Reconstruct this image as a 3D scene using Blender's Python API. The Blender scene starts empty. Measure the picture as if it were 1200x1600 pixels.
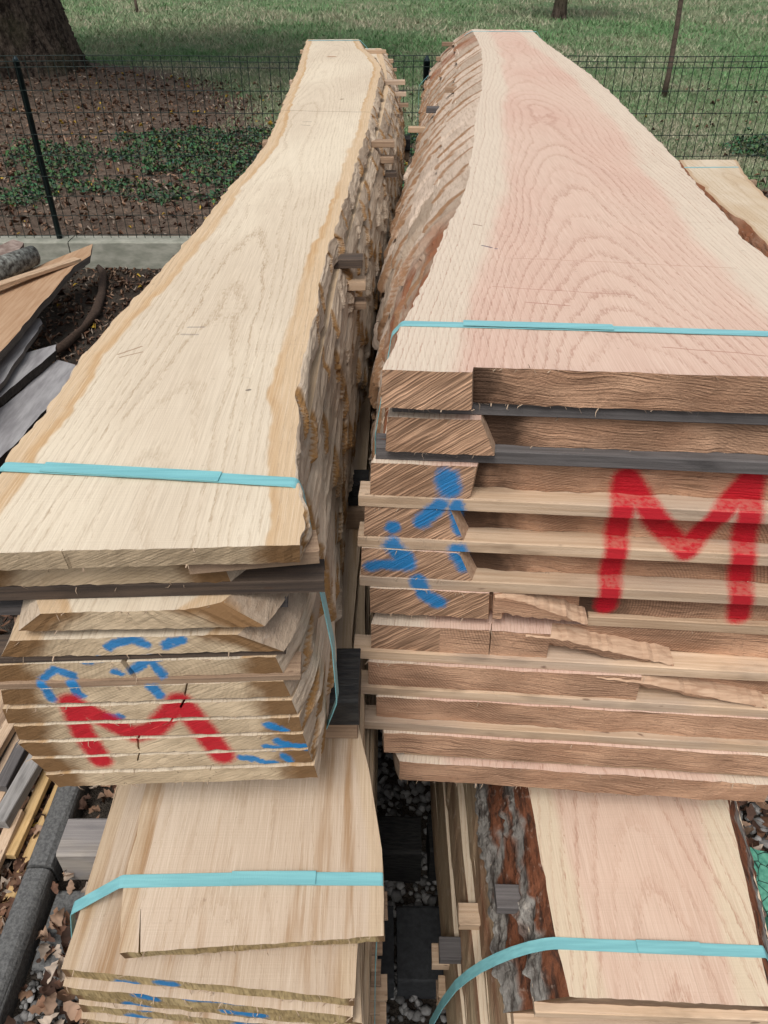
import bpy, math, random
import numpy as np
from mathutils import Vector

# ------------------------------------------------------------------ camera, sky, sun, exposure
S = bpy.context.scene
COL = S.collection
CAM_H = 2.08
cd = bpy.data.cameras.new('camera'); cam = bpy.data.objects.new('camera', cd); COL.objects.link(cam)
cam.location = (0, 0, CAM_H)
cam.rotation_euler = (math.radians(90 - 36.6), 0, 0)
cd.sensor_fit = 'VERTICAL'; cd.sensor_height = 24; cd.sensor_width = 18
cd.lens = 24 * 1202 / 1600
cd.clip_start = 0.02; cd.clip_end = 800
S.camera = cam

SUN_EL, SUN_AZ = math.radians(58), math.radians(200)      # azimuth from +Y, clockwise
w = bpy.data.worlds.new('World'); S.world = w; w.use_nodes = True
wn = w.node_tree; wn.nodes.clear()
sky = wn.nodes.new('ShaderNodeTexSky'); sky.sky_type = 'NISHITA'; sky.sun_disc = False
sky.sun_elevation = SUN_EL; sky.sun_rotation = SUN_AZ; sky.dust_density = 4.0; sky.air_density = 1.0; sky.ozone_density = 1.0
hs = wn.nodes.new('ShaderNodeHueSaturation'); hs.inputs['Saturation'].default_value = 0.30
bg = wn.nodes.new('ShaderNodeBackground'); bg.inputs['Strength'].default_value = 0.122
wo = wn.nodes.new('ShaderNodeOutputWorld')
wn.links.new(sky.outputs[0], hs.inputs['Color']); wn.links.new(hs.outputs[0], bg.inputs['Color']); wn.links.new(bg.outputs[0], wo.inputs['Surface'])
sl = bpy.data.lights.new('sun', 'SUN'); sl.energy = 1.5; sl.angle = math.radians(24); sl.color = (1.0, 0.975, 0.94)
so = bpy.data.objects.new('sun', sl); COL.objects.link(so)
sd = Vector((math.sin(SUN_AZ) * math.cos(SUN_EL), math.cos(SUN_AZ) * math.cos(SUN_EL), math.sin(SUN_EL)))
so.rotation_euler = (-sd).to_track_quat('-Z', 'Y').to_euler(); so.location = (0, 0, 30)
S.view_settings.view_transform = 'Standard'; S.view_settings.look = 'None'
S.view_settings.exposure = 0.30; S.view_settings.gamma = 1.0

rng = np.random.default_rng(7); random.seed(7)

# ------------------------------------------------------------------ small noise helpers
def _h(i, j, s):
    n = (np.asarray(i).astype(np.int64) * 374761393 + np.asarray(j).astype(np.int64) * 668265263 + int(s) * 1442695041) & 0xffffffff
    n = ((n ^ (n >> 13)) * 1274126177) & 0xffffffff
    return ((n ^ (n >> 16)) & 0xffff) / 65535.0
def vn(x, y, s=0):                                          # value noise -1..1
    x = np.asarray(x, float); y = np.asarray(y, float) + 0 * x; x = x + 0 * y
    i = np.floor(x); j = np.floor(y); fx = x - i; fy = y - j
    fx = fx * fx * (3 - 2 * fx); fy = fy * fy * (3 - 2 * fy)
    a = _h(i, j, s); b = _h(i + 1, j, s); c = _h(i, j + 1, s); d = _h(i + 1, j + 1, s)
    return 2 * ((a * (1 - fx) + b * fx) * (1 - fy) + (c * (1 - fx) + d * fx) * fy) - 1
def fbm(x, y, s=0, o=3):
    t = 0; a = 1; k = 1.0
    for q in range(o):
        t = t + a * vn(np.asarray(x) * k, np.asarray(y) * k, s + 17 * q); a *= .5; k *= 2.03
    return t / 1.75
def pl(pts):                                                # piecewise linear curve y -> x
    a = np.array(sorted(pts)); return lambda y: np.interp(y, a[:, 0], a[:, 1])

# ------------------------------------------------------------------ node helpers
class NT:
    def __init__(s, tree): s.t = tree; s.L = tree.links
    def n(s, typ, props=None, **inp):
        d = s.t.nodes.new(typ)
        for k, v in (props or {}).items(): setattr(d, k, v)
        for k, v in inp.items(): s.put(d, k, v)
        return d
    def put(s, d, k, v):
        i = d.inputs[int(k[1:])] if k[0] == 'i' and k[1:].isdigit() else d.inputs[k.replace('_', ' ')]
        if isinstance(v, bpy.types.NodeSocket): s.L.new(v, i)
        else: i.default_value = v
    def m(s, op, a, b=0.0, c=0.0, clamp=False):
        d = s.n('ShaderNodeMath', dict(operation=op, use_clamp=clamp), i0=a, i1=b, i2=c); return d.outputs[0]
    def v(s, op, a, b=(0, 0, 0)):
        d = s.n('ShaderNodeVectorMath', dict(operation=op), i0=a, i1=b); return d.outputs[0]
    def noise(s, vec, scale=1.0, detail=3.0, rough=0.55, dist=0.0):
        d = s.n('ShaderNodeTexNoise', Vector=vec, Scale=scale, Detail=detail, Roughness=rough, Distortion=dist); return d.outputs[0]
    def ramp(s, fac, stops):
        d = s.n('ShaderNodeValToRGB', Fac=fac); r = d.color_ramp
        while len(r.elements) < len(stops): r.elements.new(0.5)
        for e, (p, c) in zip(r.elements, stops):
            e.position = p; e.color = (c, c, c, 1) if not isinstance(c, tuple) else (*c, 1)
        return d.outputs[0]
    def mix(s, f, a, b, mode='MIX'):
        d = s.n('ShaderNodeMix', dict(data_type='RGBA', blend_type=mode), i0=f)
        for k, v in ((6, a), (7, b)):
            if isinstance(v, bpy.types.NodeSocket): s.L.new(v, d.inputs[k])
            else: d.inputs[k].default_value = (*v, 1)
        return d.outputs[2]
    def ss(s, x, lo, hi):                                  # smoothstep
        d = s.n('ShaderNodeMapRange', dict(interpolation_type='SMOOTHSTEP'), i0=x, i1=lo, i2=hi); return d.outputs[0]
    def sc(s, vec, k): return s.v('MULTIPLY', vec, k)
def newmat(name):
    m = bpy.data.materials.new(name); m.use_nodes = True
    m.node_tree.nodes.clear(); g = NT(m.node_tree)
    b = g.n('ShaderNodeBsdfPrincipled'); o = g.n('ShaderNodeOutputMaterial')
    g.L.new(b.outputs[0], o.inputs[0]); return m, g, b
def finish(g, b, col, rough=0.8, height=None, strength=0.4, dist=0.002, spec=0.25):
    g.put(b, 'Base Color', col); g.put(b, 'Roughness', rough); b.inputs['Specular IOR Level'].default_value = spec
    if height is not None:
        bp = g.n('ShaderNodeBump', Strength=strength, Distance=dist, Height=height); g.L.new(bp.outputs[0], b.inputs['Normal'])

# ---- spray-paint marks: strokes given on the end plane of a pack, sprayed forwards and down
def mark_group(name, yp, src, red, blue):
    t = bpy.data.node_groups.new(name, 'ShaderNodeTree')
    t.interface.new_socket('Color', in_out='INPUT', socket_type='NodeSocketColor')
    t.interface.new_socket('Color', in_out='OUTPUT', socket_type='NodeSocketColor')
    t.interface.new_socket('Mask', in_out='OUTPUT', socket_type='NodeSocketFloat')
    g = NT(t); gi = g.n('NodeGroupInput'); go = g.n('NodeGroupOutput')
    P = g.n('ShaderNodeNewGeometry').outputs['Position']
    sx = g.n('ShaderNodeSeparateXYZ', i0=P).outputs
    k = g.m('DIVIDE', yp - src[1], g.m('SUBTRACT', sx[1], src[1]))          # the can was held at src
    hx = g.m('MULTIPLY_ADD', g.m('SUBTRACT', sx[0], src[0]), k, src[0]); v = g.m('MULTIPLY_ADD', g.m('SUBTRACT', sx[2], src[2]), k, src[2])
    wob = g.n('ShaderNodeTexNoise', Vector=P, Scale=90.0, Detail=3.0)
    q = g.n('ShaderNodeCombineXYZ', i0=hx, i1=v, i2=0.0).outputs[0]
    q = g.v('ADD', q, g.sc(g.v('SUBTRACT', wob.outputs[1], (.5, .5, .5)), (.003, .003, 0)))
    q2 = g.v('ADD', q, g.sc(g.v('SUBTRACT', g.n('ShaderNodeTexNoise', Vector=P, Scale=55.0, Detail=4.0, Roughness=.65).outputs[1], (.5, .5, .5)), (.016, .016, 0)))
    near = g.m('LESS_THAN', sx[1], yp + .075)
    def strokes(segs, q=q):
        best = None
        for (a, b, w) in segs:
            ba = (b[0] - a[0], b[1] - a[1], 0); bb = max(ba[0] ** 2 + ba[1] ** 2, 1e-9)
            pa = g.v('SUBTRACT', q, (*a, 0))
            dt = g.n('ShaderNodeVectorMath', dict(operation='DOT_PRODUCT'), i0=pa, i1=ba).outputs['Value']
            h = g.m('MULTIPLY', dt, 1 / bb, clamp=True)
            scl = g.n('ShaderNodeVectorMath', dict(operation='SCALE'), i0=ba, Scale=h).outputs[0]
            ln = g.n('ShaderNodeVectorMath', dict(operation='LENGTH'), i0=g.v('SUBTRACT', pa, scl)).outputs['Value']
            d = g.m('DIVIDE', ln, w)
            best = d if best is None else g.m('MINIMUM', best, d)
        return best
    grit = g.noise(P, 420.0, 2.0)
    nz_ = g.n('ShaderNodeSeparateXYZ', i0=g.n('ShaderNodeNewGeometry').outputs['True Normal']).outputs[2]
    face = g.m('SUBTRACT', 1.0, g.m('MULTIPLY', g.m('MULTIPLY', g.ss(g.m('ABSOLUTE', nz_), .6, .9), .30), g.ss(g.noise(P, 130.0, 3.0), .30, .62)))     # surfaces turned away from the can take less
    def mask(d, lo, hi):
        d = g.m('ADD', d, g.m('MULTIPLY', g.m('SUBTRACT', grit, .5), .55))
        return g.m('MULTIPLY', g.m('MULTIPLY', g.m('SUBTRACT', 1.0, g.ss(d, lo, hi)), near), face)
    c = gi.outputs[0]
    mb = mask(strokes(blue, q2), .55, 1.45)
    c = g.mix(g.m('MULTIPLY', mb, .93), c, (.004, .185, .45))
    if red:
        mr = mask(strokes(red), .62, 1.42)
        c = g.mix(g.m('MULTIPLY', mr, .96), c, (.50, .003, .018)); mm = g.m('MAXIMUM', mr, mb)
    else: mm = mb
    t.links.new(c, go.inputs[0]); t.links.new(mm, go.inputs[1])
    return t
def chain(pts, w): return [(pts[i], pts[i + 1], w) for i in range(len(pts) - 1)]
RED_R = chain([(.320, 1.512), (.326, 1.40), (.333, 1.283)], .0165) + chain([(.322, 1.512), (.37, 1.445), (.425, 1.388), (.455, 1.45), (.482, 1.512)], .0165) + chain([(.486, 1.512), (.507, 1.38), (.535, 1.262)], .0175)
BLU_R = [((.084, 1.512), (.088, 1.494), .015), ((.053, 1.440), (.077, 1.468), .012), ((.012, 1.430), (.016, 1.426), .009),
         ((.098, 1.466), (.107, 1.425), .010), ((.013, 1.40), (.034, 1.364), .013), ((-.016, 1.360), (.036, 1.364), .010),
         ((.104, 1.388), (.116, 1.362), .013), ((.050, 1.332), (.062, 1.302), .0115), ((.062, 1.302), (.082, 1.288), .0115)]
RED_L = chain([(-.343, 1.412), (-.342, 1.36), (-.333, 1.308)], .0135) + chain([(-.342, 1.410), (-.285, 1.356), (-.260, 1.365), (-.225, 1.412)], .0135) + chain([(-.225, 1.412), (-.212, 1.38), (-.190, 1.316)], .0145)
BLU_L = [((-.284, 1.499), (-.258, 1.509), .005), ((-.258, 1.509), (-.246, 1.502), .0065), ((-.226, 1.501), (-.206, 1.508), .0055),
         ((-.314, 1.474), (-.298, 1.479), .0045), ((-.362, 1.452), (-.346, 1.464), .0055), ((-.346, 1.464), (-.331, 1.453), .0055),
         ((-.366, 1.442), (-.362, 1.418), .0055), ((-.335, 1.442), (-.331, 1.423), .0055), ((-.284, 1.460), (-.282, 1.460), .005),
         ((-.268, 1.462), (-.244, 1.479), .0055), ((-.250, 1.480), (-.236, 1.480), .005), ((-.244, 1.479), (-.236, 1.456), .0055), ((-.249, 1.438), (-.244, 1.424), .0065),
         ((-.308, 1.386), (-.296, 1.388), .0055), ((-.134, 1.374), (-.114, 1.362), .005), ((-.136, 1.331), (-.094, 1.332), .0055), ((-.124, 1.344), (-.112, 1.334), .005),
         ((-.170, 1.313), (-.130, 1.301), .0045), ((-.120, 1.316), (-.112, 1.303), .0055)]
BLU_P = [((-.318, 1.082), (-.300, 1.078), .007), ((-.265, 1.086), (-.252, 1.082), .008), ((-.300, 1.055), (-.280, 1.046), .007), ((-.235, 1.052), (-.170, 1.046), .007),
         ((-.318, 1.02), (-.295, 1.008), .008), ((-.195, 1.012), (-.150, 1.002), .008), ((-.322, .985), (-.30, .974), .008), ((-.18, .975), (-.14, .965), .008), ((-.3, .95), (-.28, .94), .007)]
MARK = {'R': mark_group('spray_marks_right', .84, (.12, .0, 2.05), RED_R, BLU_R), 'L': mark_group('spray_marks_left', .55, (-.08, -.03, 2.03), RED_L, BLU_L), 'P': mark_group('spray_marks_low', .40, (-.15, -.15, 1.9), None, BLU_P)}

# ---- sawn timber: growth rings of the whole log cut by the plank's own surfaces
LOGS = dict(L=dict(x0=-.25, ax=0.0, z0=1.44, ring=.0046, g1=.006, g2=.02, k=1.2, w1=.045, w2=.010),
            R=dict(x0=.25, ax=.085, z0=1.28, ring=.0044, g1=.012, g2=.085, k=1.1, w1=.05, w2=.012),
            T=dict(x0=1.95, ax=.02, z0=.62, ring=.009, g1=.01, g2=.02, k=1.0, w1=.05, w2=.02),
            P=dict(x0=-.2, ax=0.0, z0=.86, ring=.005, g1=.01, g2=.02, k=1.0, w1=.04, w2=.012),
            Q=dict(x0=.44, ax=.0, z0=.42, ring=.0065, g1=.01, g2=.06, k=1.1, w1=.05, w2=.012))
def ring_nodes(g, lg):
    P = g.n('ShaderNodeNewGeometry').outputs['Position']
    x, y, z = g.n('ShaderNodeSeparateXYZ', i0=P).outputs
    n1 = g.m('SUBTRACT', g.noise(g.sc(P, (1.1, .62, 1.1)), 1.0, 1.0), .5)
    n2 = g.m('SUBTRACT', g.noise(g.sc(P, (6.0, 2.1, 6.0)), 1.0, 2.0), .5)
    n3 = g.m('SUBTRACT', g.noise(g.sc(P, (45, 22, 45)), 1.0, 2.0), .5)
    xx = g.m('SUBTRACT', g.m('SUBTRACT', x, g.m('MULTIPLY', y, lg['ax'])), lg['x0'])
    zz = g.m('SUBTRACT', z, lg['z0'])
    r = g.m('SQRT', g.m('ADD', g.m('MULTIPLY', xx, xx), g.m('MULTIPLY', zz, zz)))
    r = g.m('ADD', r, g.m('MULTIPLY', y, lg['g1']))
    e = g.m('EXPONENT', g.m('MULTIPLY', y, -lg['k']))
    r = g.m('SUBTRACT', r, g.m('MULTIPLY', e, lg['g2']))
    r = g.m('ADD', r, g.m('MULTIPLY', n1, lg['w1'])); r = g.m('ADD', r, g.m('MULTIPLY', n2, lg['w2'])); r = g.m('ADD', r, g.m('MULTIPLY', n3, .0016))
    ph = g.m('DIVIDE', r, lg['ring'])
    return P, x, y, z, r, ph
def wood_top(name, log, light, dark, sap, sapw, tint, contrast=.8, tint_scale=1.4, edge_dark=None, streak=0.0, rough=.85, marks=(), marks_z=1.62):
    m, g, b = newmat(name); P, x, y, z, r, ph = ring_nodes(g, LOGS[log])
    fr = g.m('FRACT', ph); wn_ = g.n('ShaderNodeTexWhiteNoise', dict(noise_dimensions='1D'), W=g.m('FLOOR', ph)).outputs[0]
    speck = g.noise(g.sc(P, (520, 40, 520)), 1.0, 2.0)
    fr = g.m('FRACT', g.m('ADD', ph, g.m('MULTIPLY', g.m('SUBTRACT', g.noise(g.sc(P, (260, 75, 260)), 1.0, 3.0), .5), .75)))
    line = g.ramp(fr, [(0, .35), (.05, 1.0), (.15, .75), (.27, .25), (.42, .10), (.50, .22), (.56, .08), (.92, .04), (1.0, .3)])
    grainy = g.noise(g.sc(P, (900, 220, 900)), 1.0, 2.0)
    line = g.m('MULTIPLY', line, g.m('MULTIPLY_ADD', wn_, .7, .4)); line = g.m('MULTIPLY', line, g.m('MULTIPLY_ADD', g.ss(speck, .35, .65), .9, .45))
    broad = g.noise(g.sc(P, (2.2, .9, 2.2)), tint_scale, 3.0)
    c = g.mix(g.ss(broad, .35, .65), light, tint)
    at = g.n('ShaderNodeAttribute', dict(attribute_name='edge')).outputs['Fac']
    en = g.m('ADD', at, g.m('MULTIPLY', g.m('SUBTRACT', g.noise(g.sc(P, (14, 2.2, 14)), 1.0, 3.0), .5), sapw * .9))
    sf = g.m('SUBTRACT', 1.0, g.ss(en, sapw * .72, sapw * 1.2))
    c = g.mix(g.m('MULTIPLY', sf, .9), c, sap)
    fade = g.m('MULTIPLY_ADD', g.noise(g.sc(P, (3, 1.3, 3)), 1.0, 1.0), .9, .45)
    c = g.mix(g.m('MULTIPLY', g.m('MULTIPLY', line, contrast), fade, clamp=True), c, dark)
    if edge_dark:
        rim = g.m('MULTIPLY', g.ss(en, sapw * .55, sapw * .95), g.m('SUBTRACT', 1.0, g.ss(en, sapw * .98, sapw * 1.15)))
        rim = g.m('MULTIPLY', rim, g.ss(g.noise(g.sc(P, (9, 1.5, 9)), 1.0, 2.0), .3, .6))
        c = g.mix(g.m('MULTIPLY', rim, .75), c, edge_dark)
    if streak:
        st = g.noise(g.sc(P, (38, 2.2, 38)), 1.0, 4.0, .6)
        c = g.mix(g.m('MULTIPLY', g.ss(st, .52, .70), streak * .85), c, (.30, .17, .075))
    fib = g.noise(g.sc(P, (700, 9, 700)), 1.0, 3.0, .6)
    c = g.mix(g.m('MULTIPLY', g.m('ABSOLUTE', g.m('SUBTRACT', fib, .5)), 1.0), c, g.mix(g.m('GREATER_THAN', fib, .5), (.23, .16, .11), (.85, .76, .62)))
    saw = g.noise(g.sc(P, (6, 420, 6)), 1.0, 2.0, .5)
    sawb = g.noise(g.sc(P, (1.5, 22, 1.5)), 1.0, 2.0)
    c = g.mix(g.m('MULTIPLY', g.ss(saw, .52, .75), g.m('MULTIPLY', g.ss(sawb, .45, .7), .22)), c, (.36, .27, .2))
    dirt = g.ss(g.noise(g.sc(P, (60, 60, 60)), 1.0, 3.0), .70, .78)
    c = g.mix(g.m('MULTIPLY', dirt, .35), c, (.14, .09, .06))
    for (a, b2, wd, col_, amt) in marks:                   # knots, saw-stop lines and scratches that the photo shows
        ba = (b2[0] - a[0], b2[1] - a[1], 0); q = g.n('ShaderNodeCombineXYZ', i0=x, i1=y, i2=0.0).outputs[0]
        q = g.v('ADD', q, g.sc(g.v('SUBTRACT', g.n('ShaderNodeTexNoise', Vector=P, Scale=40.0, Detail=2.0).outputs[1], (.5, .5, .5)), (wd * 1.5, wd * 1.5, 0)))
        pa = g.v('SUBTRACT', q, (*a, 0)); dt = g.n('ShaderNodeVectorMath', dict(operation='DOT_PRODUCT'), i0=pa, i1=ba).outputs['Value']
        h = g.m('MULTIPLY', dt, 1 / max(ba[0] ** 2 + ba[1] ** 2, 1e-9), clamp=True); sv = g.n('ShaderNodeVectorMath', dict(operation='SCALE'), i0=ba, Scale=h).outputs[0]
        ln = g.n('ShaderNodeVectorMath', dict(operation='LENGTH'), i0=g.v('SUBTRACT', pa, sv)).outputs['Value']
        c = g.mix(g.m('MULTIPLY', g.m('MULTIPLY', g.m('SUBTRACT', 1.0, g.ss(ln, wd * .5, wd)), g.m('GREATER_THAN', z, marks_z)), amt), c, col_)
    oi = g.n('ShaderNodeObjectInfo').outputs['Random']
    hv = g.n('ShaderNodeHueSaturation', Value=g.m('MULTIPLY_ADD', oi, .10, .95), Color=c).outputs[0]
    ht = g.m('ADD', g.m('MULTIPLY', line, -.6), g.m('ADD', g.m('MULTIPLY', fib, .8), g.m('MULTIPLY', saw, .7)))
    ht = g.m('ADD', ht, g.m('MULTIPLY', grainy, .5))
    finish(g, b, hv, rough, ht, .35, .0012); return m
def wood_end(name, log, light, dark, mode, mark=None, edge_col=(.14, .075, .035), edge_w=.05):
    m, g, b = newmat(name); P, x, y, z, r, ph = ring_nodes(g, LOGS[log])
    fr = g.m('FRACT', ph); line = g.ramp(fr, [(0, .8), (.12, 1.0), (.5, .25), (1.0, .6)])
    vary = g.noise(g.sc(P, (9, 9, 24)), 1.0, 4.0, .6)
    c = g.mix(g.ss(vary, .3, .72), light, dark)
    if mode == 'hatch':            # coarse slanting saw grooves
        u = g.m('ADD', g.m('MULTIPLY', x, -.68), g.m('MULTIPLY', z, .92))
        u = g.m('ADD', u, g.m('MULTIPLY', g.m('SUBTRACT', g.noise(P, 30.0, 2.0), .5), .004))
        vec = g.n('ShaderNodeCombineXYZ', i0=g.m('MULTIPLY', u, 330), i1=0.0, i2=g.m('MULTIPLY', g.m('ADD', x, z), 7)).outputs[0]
        gr = g.noise(vec, 1.0, 2.0, .55); groove = g.ss(gr, .40, .62)
        c = g.mix(g.m('MULTIPLY', g.m('SUBTRACT', 1.0, groove), .8), c, tuple(q * .36 for q in dark))
        c = g.mix(g.m('MULTIPLY', g.ss(gr, .58, .70), .6), c, tuple(min(1, q * 1.45) for q in light))
        ht = gr; bs, bd = .7, .004
    elif mode == 'streak':         # torn and bow-sawn face: wavy level streaks with ring arcs
        wv = g.m('SUBTRACT', g.noise(g.sc(P, (5, 5, 9)), 1.0, 2.0), .5)
        vz = g.m('ADD', g.m('ADD', g.m('MULTIPLY', z, 430), g.m('MULTIPLY', x, 26)), g.m('MULTIPLY', wv, 22))
        vec = g.n('ShaderNodeCombineXYZ', i0=g.m('MULTIPLY', x, 11), i1=0.0, i2=vz).outputs[0]
        gr = g.noise(vec, 1.0, 3.0, .6)
        c = g.mix(g.m('MULTIPLY', g.m('SUBTRACT', 1.0, g.ss(gr, .36, .52)), g.m('MULTIPLY_ADD', g.ss(g.noise(g.sc(P, (6, 6, 30)), 1.0, 2.0), .38, .62), .62, .18)), c, tuple(q * .36 for q in dark))
        c = g.mix(g.m('MULTIPLY', g.ss(gr, .56, .72), .5), c, tuple(min(1, q * 1.35) for q in light))
        rf = g.ss(g.noise(g.sc(P, (7, 1, 7)), 1.0, 1.0), .42, .62)
        c = g.mix(g.m('MULTIPLY', g.m('MULTIPLY', line, rf), .8), c, tuple(q * .42 for q in dark))
        fz = g.ss(g.noise(P, 160.0, 3.0), .55, .75); c = g.mix(g.m('MULTIPLY', fz, .35), c, (.16, .09, .055))
        ht = g.m('ADD', gr, g.m('MULTIPLY', g.noise(P, 300.0, 3.0), .5)); bs, bd = .9, .004
    elif mode == 'fibre':          # worn ends seen from above: short upright fibres
        gr = g.noise(g.sc(P, (260, 60, 34)), 1.0, 3.0, .6)
        c = g.mix(g.m('MULTIPLY', g.m('SUBTRACT', 1.0, g.ss(gr, .36, .55)), .6), c, tuple(q * .45 for q in dark))
        c = g.mix(g.m('MULTIPLY', g.ss(gr, .56, .7), .5), c, tuple(min(1, q * 1.3) for q in light))
        ht = gr; bs, bd = .6, .003
    else:                          # 'saw': clean chainsaw cut, fine slanting scratches over rings
        u = g.m('ADD', g.m('MULTIPLY', x, -.5), g.m('MULTIPLY', z, 1.0))
        vec = g.n('ShaderNodeCombineXYZ', i0=g.m('MULTIPLY', u, 420), i1=0.0, i2=g.m('MULTIPLY', x, 18)).outputs[0]
        gr = g.noise(vec, 1.0, 3.0, .6)
        c = g.mix(g.m('MULTIPLY', g.m('MULTIPLY', line, .45), g.ss(vary, .25, .6)), c, tuple(q * .55 for q in dark))
        c = g.mix(g.m('MULTIPLY', g.m('SUBTRACT', 1.0, g.ss(gr, .36, .5)), .42), c, tuple(q * .45 for q in dark))
        c = g.mix(g.m('MULTIPLY', g.ss(gr, .57, .72), .35), c, tuple(min(1, q * 1.25) for q in light))
        ht = g.m('ADD', gr, g.m('MULTIPLY', g.noise(P, 350.0, 3.0), .6)); bs, bd = .5, .002
        pit = g.ss(g.noise(P, 230.0, 2.0), .66, .72); pz = g.ss(z, 1.36, 1.24) if log == 'L' else 0.0
        if log == 'L': c = g.mix(g.m('MULTIPLY', g.m('MULTIPLY', pit, .7), pz), c, (.08, .05, .03))
    at = g.n('ShaderNodeAttribute', dict(attribute_name='edge')).outputs['Fac']
    en = g.m('ADD', at, g.m('MULTIPLY', g.m('SUBTRACT', g.noise(g.sc(P, (30, 5, 30)), 1.0, 3.0), .5), edge_w * .8))
    c = g.mix(g.m('MULTIPLY', g.m('SUBTRACT', 1.0, g.ss(en, edge_w * .4, edge_w)), .92), c, edge_col)
    if mark:
        mg = g.n('ShaderNodeGroup'); mg.node_tree = MARK[mark]; g.L.new(c, mg.inputs[0]); c = mg.outputs[0]
    finish(g, b, c, .85, ht, bs, bd); return m
def stick_mat(name, light, dark, weather=0.0, mark=None):
    m, g, b = newmat(name)
    tc = g.n('ShaderNodeTexCoord').outputs['Object']; oi = g.n('ShaderNodeObjectInfo').outputs['Random']
    off = g.n('ShaderNodeCombineXYZ', i0=g.m('MULTIPLY', oi, 37), i1=g.m('MULTIPLY', oi, 11), i2=oi).outputs[0]
    P = g.v('ADD', tc, off)
    a = g.noise(g.sc(P, (5, 210, 210)), 1.0, 4.0, .6); big = g.noise(g.sc(P, (9, 30, 30)), 1.0, 3.0)
    c = g.mix(g.ss(a, .3, .7), light, dark); c = g.mix(g.ss(big, .5, .8), c, tuple(q * .62 for q in dark))
    if weather: c = g.mix(g.m('MULTIPLY', g.ss(g.noise(g.sc(P, (4, 9, 9)), 1.0, 2.0), .42, .62), weather), c, (.20, .19, .20))
    knot = g.ss(g.noise(g.sc(P, (26, 60, 60)), 1.0, 1.0), .74, .79); c = g.mix(g.m('MULTIPLY', knot, .7), c, (.10, .05, .03))
    if mark:
        mg = g.n('ShaderNodeGroup'); mg.node_tree = MARK[mark]; g.L.new(c, mg.inputs[0]); c = mg.outputs[0]
    hv = g.n('ShaderNodeHueSaturation', Value=g.m('MULTIPLY_ADD', oi, .3, .85), Color=c).outputs[0]
    finish(g, b, hv, .85, g.m('ADD', a, g.noise(P, 400.0, 2.0)), .4, .0015); return m
def bark_mat(name, crack=(.10, .065, .04), amount=.5, fscale=(130, 14, 130), bump=.6):
    m, g, b = newmat(name)
    P = g.n('ShaderNodeNewGeometry').outputs['Position']
    base = g.n('ShaderNodeVertexColor', dict(layer_name='bark')).outputs[0]
    f = g.noise(g.sc(P, fscale), 1.0, 5.0, .62); f2 = g.noise(g.sc(P, (16, 5, 16)), 1.0, 5.0, .65); f3 = g.noise(g.sc(P, (60, 45, 60)), 1.0, 4.0, .6)
    c = g.mix(g.m('MULTIPLY', g.m('SUBTRACT', 1.0, g.ss(f, .34, .55)), amount), base, crack)
    c = g.mix(g.m('MULTIPLY', g.ss(f2, .60, .78), .28), c, crack)
    c = g.mix(g.m('MULTIPLY', g.ss(f3, .58, .74), .45), c, g.mix(.5, base, (.72, .64, .54)))
    ht = g.m('ADD', g.m('ADD', f, f3), g.m('MULTIPLY', f2, 1.5))
    finish(g, b, c, .92, ht, bump, .005, .15); return m
def plain(name, col, rough=.8, var=.25, scale=30.0, stretch=(1, 1, 1), dark=None, bump=.3, spec=.3):
    m, g, b = newmat(name); P = g.n('ShaderNodeNewGeometry').outputs['Position']
    n = g.noise(g.sc(P, stretch), scale, 4.0, .6)
    c = g.mix(g.ss(n, .3, .72), col, dark or tuple(q * (1 - var) for q in col))
    finish(g, b, c, rough, n, bump, .004, spec); return m
def vcol(name, rough=.9, scale=60.0, var=.4, trans=0.0):
    m, g, b = newmat(name); P = g.n('ShaderNodeNewGeometry').outputs['Position']
    base = g.n('ShaderNodeVertexColor', dict(layer_name='tint')).outputs[0]
    n = g.noise(P, scale, 3.0); c = g.mix(g.m('MULTIPLY', g.ss(n, .4, .75), var), base, g.mix(.6, base, (.03, .025, .02)))
    finish(g, b, c, rough, None, spec=.15); return m

M = {}
M['L'] = wood_top('pale_oak_face', 'L', (.64, .55, .42), (.37, .27, .175), (.54, .385, .235), .030, (.565, .47, .355), .68, edge_dark=(.44, .25, .095), marks=[((-.34, 2.83), (-.05, 2.80), .006, (.25, .18, .12), .55), ((-.283, 1.055), (-.262, 1.055), .0035, (.12, .11, .12), .4), ((-.287, 1.03), (-.266, 1.03), .0035, (.12, .11, .12), .4), ((-.25, 2.63), (-.225, 2.63), .004, (.16, .13, .11), .6), ((-.25, 2.58), (-.225, 2.57), .004, (.16, .13, .11), .6), ((-.262, 4.30), (-.246, 4.30), .022, (.28, .13, .06), .85), ((-.15, 3.05), (-.148, 3.06), .008, (.2, .13, .08), .7), ((-.36, .965), (-.335, .99), .0022, (.25, .15, .09), .7), ((-.355, .955), (-.33, .972), .0018, (.25, .15, .09), .7), ((-.17, .86), (-.168, .861), .003, (.08, .06, .05), .7)])
M['R'] = wood_top('pink_oak_face', 'R', (.63, .455, .36), (.35, .17, .115), (.64, .545, .43), .085, (.605, .405, .32), .60, rough=.9, marks=[((.165, 1.30), (.178, 1.29), .003, (.08, .07, .12), .8), ((.185, 1.285), (.187, 1.285), .003, (.08, .07, .12), .8), ((.16, 1.42), (.175, 1.41), .002, (.15, .06, .04), .8), ((.20, 1.24), (.55, 1.19), .0012, (.35, .16, .11), .5), ((.16, 1.11), (.36, 1.075), .0012, (.33, .13, .09), .6), ((.20, 1.05), (.26, 1.035), .0014, (.3, .1, .07), .7), ((.35, .90), (.47, .875), .0014, (.3, .12, .08), .6)], marks_z=1.66)
M['T'] = wood_top('cream_oak_face', 'T', (.61, .52, .40), (.36, .25, .15), (.45, .31, .19), .02, (.50, .38, .25), .9)
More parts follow.
